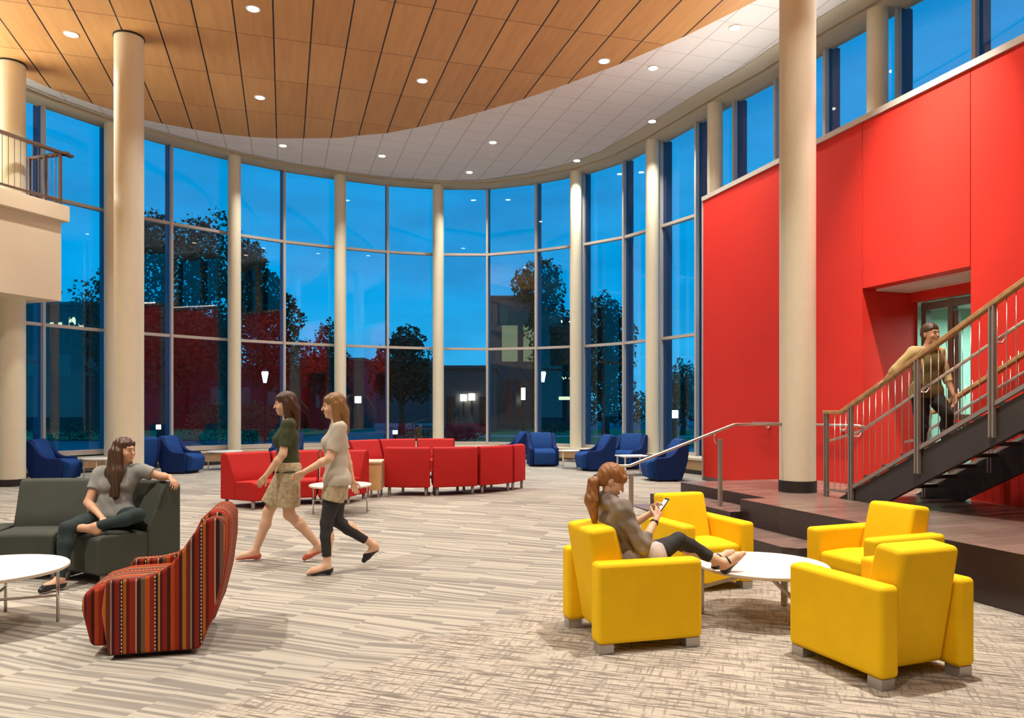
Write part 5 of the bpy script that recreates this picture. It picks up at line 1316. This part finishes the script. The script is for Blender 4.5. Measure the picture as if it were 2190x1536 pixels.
rng_ = random.Random(31)
for k, (x0_, x1_, y_, lab) in enumerate(((6.8, 22, 78, 'long dark hedge on the horizon behind the lawn and the young tree'), (22.5, 40, 74, 'dark hedge on the horizon hidden in part by the red wall'))):
    bl__ = [(x - (x0_ + x1_) / 2, 0, 1.9, 1.5, 1.2, 1.7 + 0.9 * rng_.random()) for x in np.arange(x0_, x1_, 1.5)]
    o = foliage_mesh(rng_, [tuple(map(float, b)) for b in bl__], 2600, 0.30).build('hedge', 'leaf', loc=((x0_ + x1_) / 2, y_, -0.05)); tag(o, lab, 'hedge')
# ------------------------------------------------------------------ buildings outside
def building(label, name, x0, x1, y, depth, h, wallm, wins=(), roof=True):
    cx = (x0 + x1) / 2
    t = thing(name, label, 'building', (cx, y, -0.08))
    MB().box((0, depth / 2, h / 2), (x1 - x0, depth, h)).build('walls', wallm, t)
    if roof: MB().box((0, depth / 2, h + 0.12), (x1 - x0 + .4, depth + .4, 0.24)).build('parapet', 'stone', t)
    for (wx_, wz, ww, wh, wm) in wins:
        f = MB().box((wx_ - cx, -0.03, wz), (ww + .12, 0.06, wh + .12)).build('window_frame', 'stone', t)
        MB().box((wx_ - cx, -0.07, wz), (ww, 0.03, wh)).build('window_pane', wm, f)
    return t
bw = [(-36.4, 8.9, 0.55, 0.95, 'litwin'), (-35.7, 8.6, 0.45, 0.5, 'litwin'), (-37.4, 8.75, 0.3, 0.4, 'litwin'), (-38.1, 8.75, 0.3, 0.4, 'litwin')]
for k in range(5): bw.append((-39.5 + 2.4 * k, 5.4, 1.1, 1.6, 'darkwin'))
building('long dark red brick building with a few lit windows behind the biggest tree', 'brick_building', -41, -28.9, 62, 14, 10.4, 'brick', bw)
building('dark brick stair block rising at the end of the long brick building', 'brick_annex', -42.6, -41.2, 62, 6, 12.3, 'brick')
building('low dark brick link between the long brick building and the wing with the black entrance', 'brick_link', -28.5, -19.0, 66, 5, 5.4, 'brick', [(-26 + 2.4 * k, 2.9, 1.0, 1.5, 'darkwin') for k in range(3)])
building('distant low grey hall roof seen between two slim columns', 'grey_hall', -22, -9.5, 95, 12, 7.6, 'stone', [(-17.5, 4.6, 1.0, 0.7, 'darkwin'), (-15.5, 4.6, 1.0, 0.7, 'darkwin'), (-13, 4.6, 1.0, 0.7, 'darkwin')])
building('low stone building with two bright lanterns past the red sofa', 'stone_building', -5.4, -1.3, 56, 9, 4.8, 'stone', [(-4.6, 1.6, 0.7, 2.2, 'darkwin'), (-2.1, 1.6, 0.7, 2.2, 'darkwin')])
tw = building('tall stair tower with greenish lit windows behind the tall dark tree', 'stair_tower', -2.0, 2.28, 66.5, 8, 11.6, 'stone',
              [(-0.2, 7.6, 1.4, 3.2, 'litgreen'), (1.6, 7.6, 1.2, 3.2, 'litgreen'), (-0.3, 2.6, 0.5, 3.6, 'darkwin'), (0.6, 2.6, 0.5, 3.6, 'darkwin')])
building('dark brick house with small lit sign at the edge of the tall tree', 'brick_house', 2.3, 6.2, 64, 2.2, 9.4, 'brick', [(4.6, 4.4, 1.2, 0.22, 'litwin'), (4.6, 2.7, 1.2, 0.28, 'litwin')])
building('low dark red wing with black entrance behind the walking women', 'brick_wing', -18.5, -13.6, 68, 6, 6.2, 'brick', [(-16.4, 3.2, 2.8, 2.6, 'darkwin')])

# ------------------------------------------------------------------ outdoor lamps
def lamp_post(label, x, y, h, group='post lamps on the campus'):
    t = thing('lamp_post', label, 'street lamp', (x, y, -0.06), 0, group)
    o = MB().lathe([(0.09, 0), (0.07, 0.3), (0.045, 0.5), (0.04, h - 0.5), (0.07, h - 0.45)], n=14).build('post', 'blackmetal', t); smooth_caps(o)
    o = MB().lathe([(0.07, h - 0.45), (0.13, h - 0.12), (0.16, h + 0.02), (0.13, h + 0.10)], n=16).build('globe', 'streetglow', t); smooth_caps(o)
    o = MB().lathe([(0.19, h + 0.10), (0.10, h + 0.20), (0.02, h + 0.26)], n=16).build('cap', 'blackmetal', t); smooth_caps(o)
    m_ = MB()
    for k in range(4):
        a = k * math.pi / 2 + .3; m_.tube([(0.075 * math.cos(a), 0.075 * math.sin(a), h - .45), (0.17 * math.cos(a), 0.17 * math.sin(a), h + .06)], 0.012, 6)
    m_.build('cage', 'blackmetal', t)
lamp_post('glowing lamp post outside, between the two slim columns left of the walking women', -12.15, 36.8, 3.5)
lamp_post('glowing lamp post outside, in front of the tall dark tree', 1.65, 40, 3.65)
def bollard(label, x, y, h, w=0.2, glow='streetglow'):
    t = thing('bollard_light', label, 'bollard light', (x, y, -0.06), 0, 'bollard lights on the campus')
    MB().box((0, 0, h * .36), (w * .8, w * .8, h * .72)).build('body', 'blackmetal', t, bevel=0.01)
    MB().box((0, 0, h * .84), (w, w, h * .24)).build('lens', glow, t)
    MB().box((0, 0, h * .985), (w * 1.15, w * 1.15, h * .04)).build('cap', 'blackmetal', t)
bollard('small bollard light outside beside the pillar of the sitting woman', -18.9, 40, 0.95, 0.18)
bollard('small bollard light outside behind the far red sofa row', -5.7, 36.5, 0.75, 0.2)
bollard('low lit sign stand outside the last window by the red wall', 9.1, 42, 1.75, 0.36, 'warmglow')
bollard('tall lit pillar light at the foot of the stair tower', 0.75, 50, 3.3, 0.26, 'warmglow')
def lantern(label, x, y, z, s=0.5):
    t = thing('wall_lantern', label, 'lantern', (x, y, z), 0, 'lanterns on the stone building')
    MB().box((0, 0, 0), (s * .9, 0.2, s)).build('lens', 'warmglow', t)
    MB().box((0, 0, s * .55), (s, 0.24, s * .1)).build('cap', 'blackmetal', t)
    MB().box((0, 0.12, -s * 1.6), (0.10, 0.10, s * 2.6)).build('bracket', 'blackmetal', t)
lantern('bright square lantern on the stone building, nearer the slim column', -3.62, 55.8, 2.55)
lantern('bright square lantern on the stone building, nearer the stair tower', -3.0, 55.8, 2.6)
lantern('bright lantern between two slim columns outside, by the low wide tree', -10.7, 52, 2.35, 0.45)
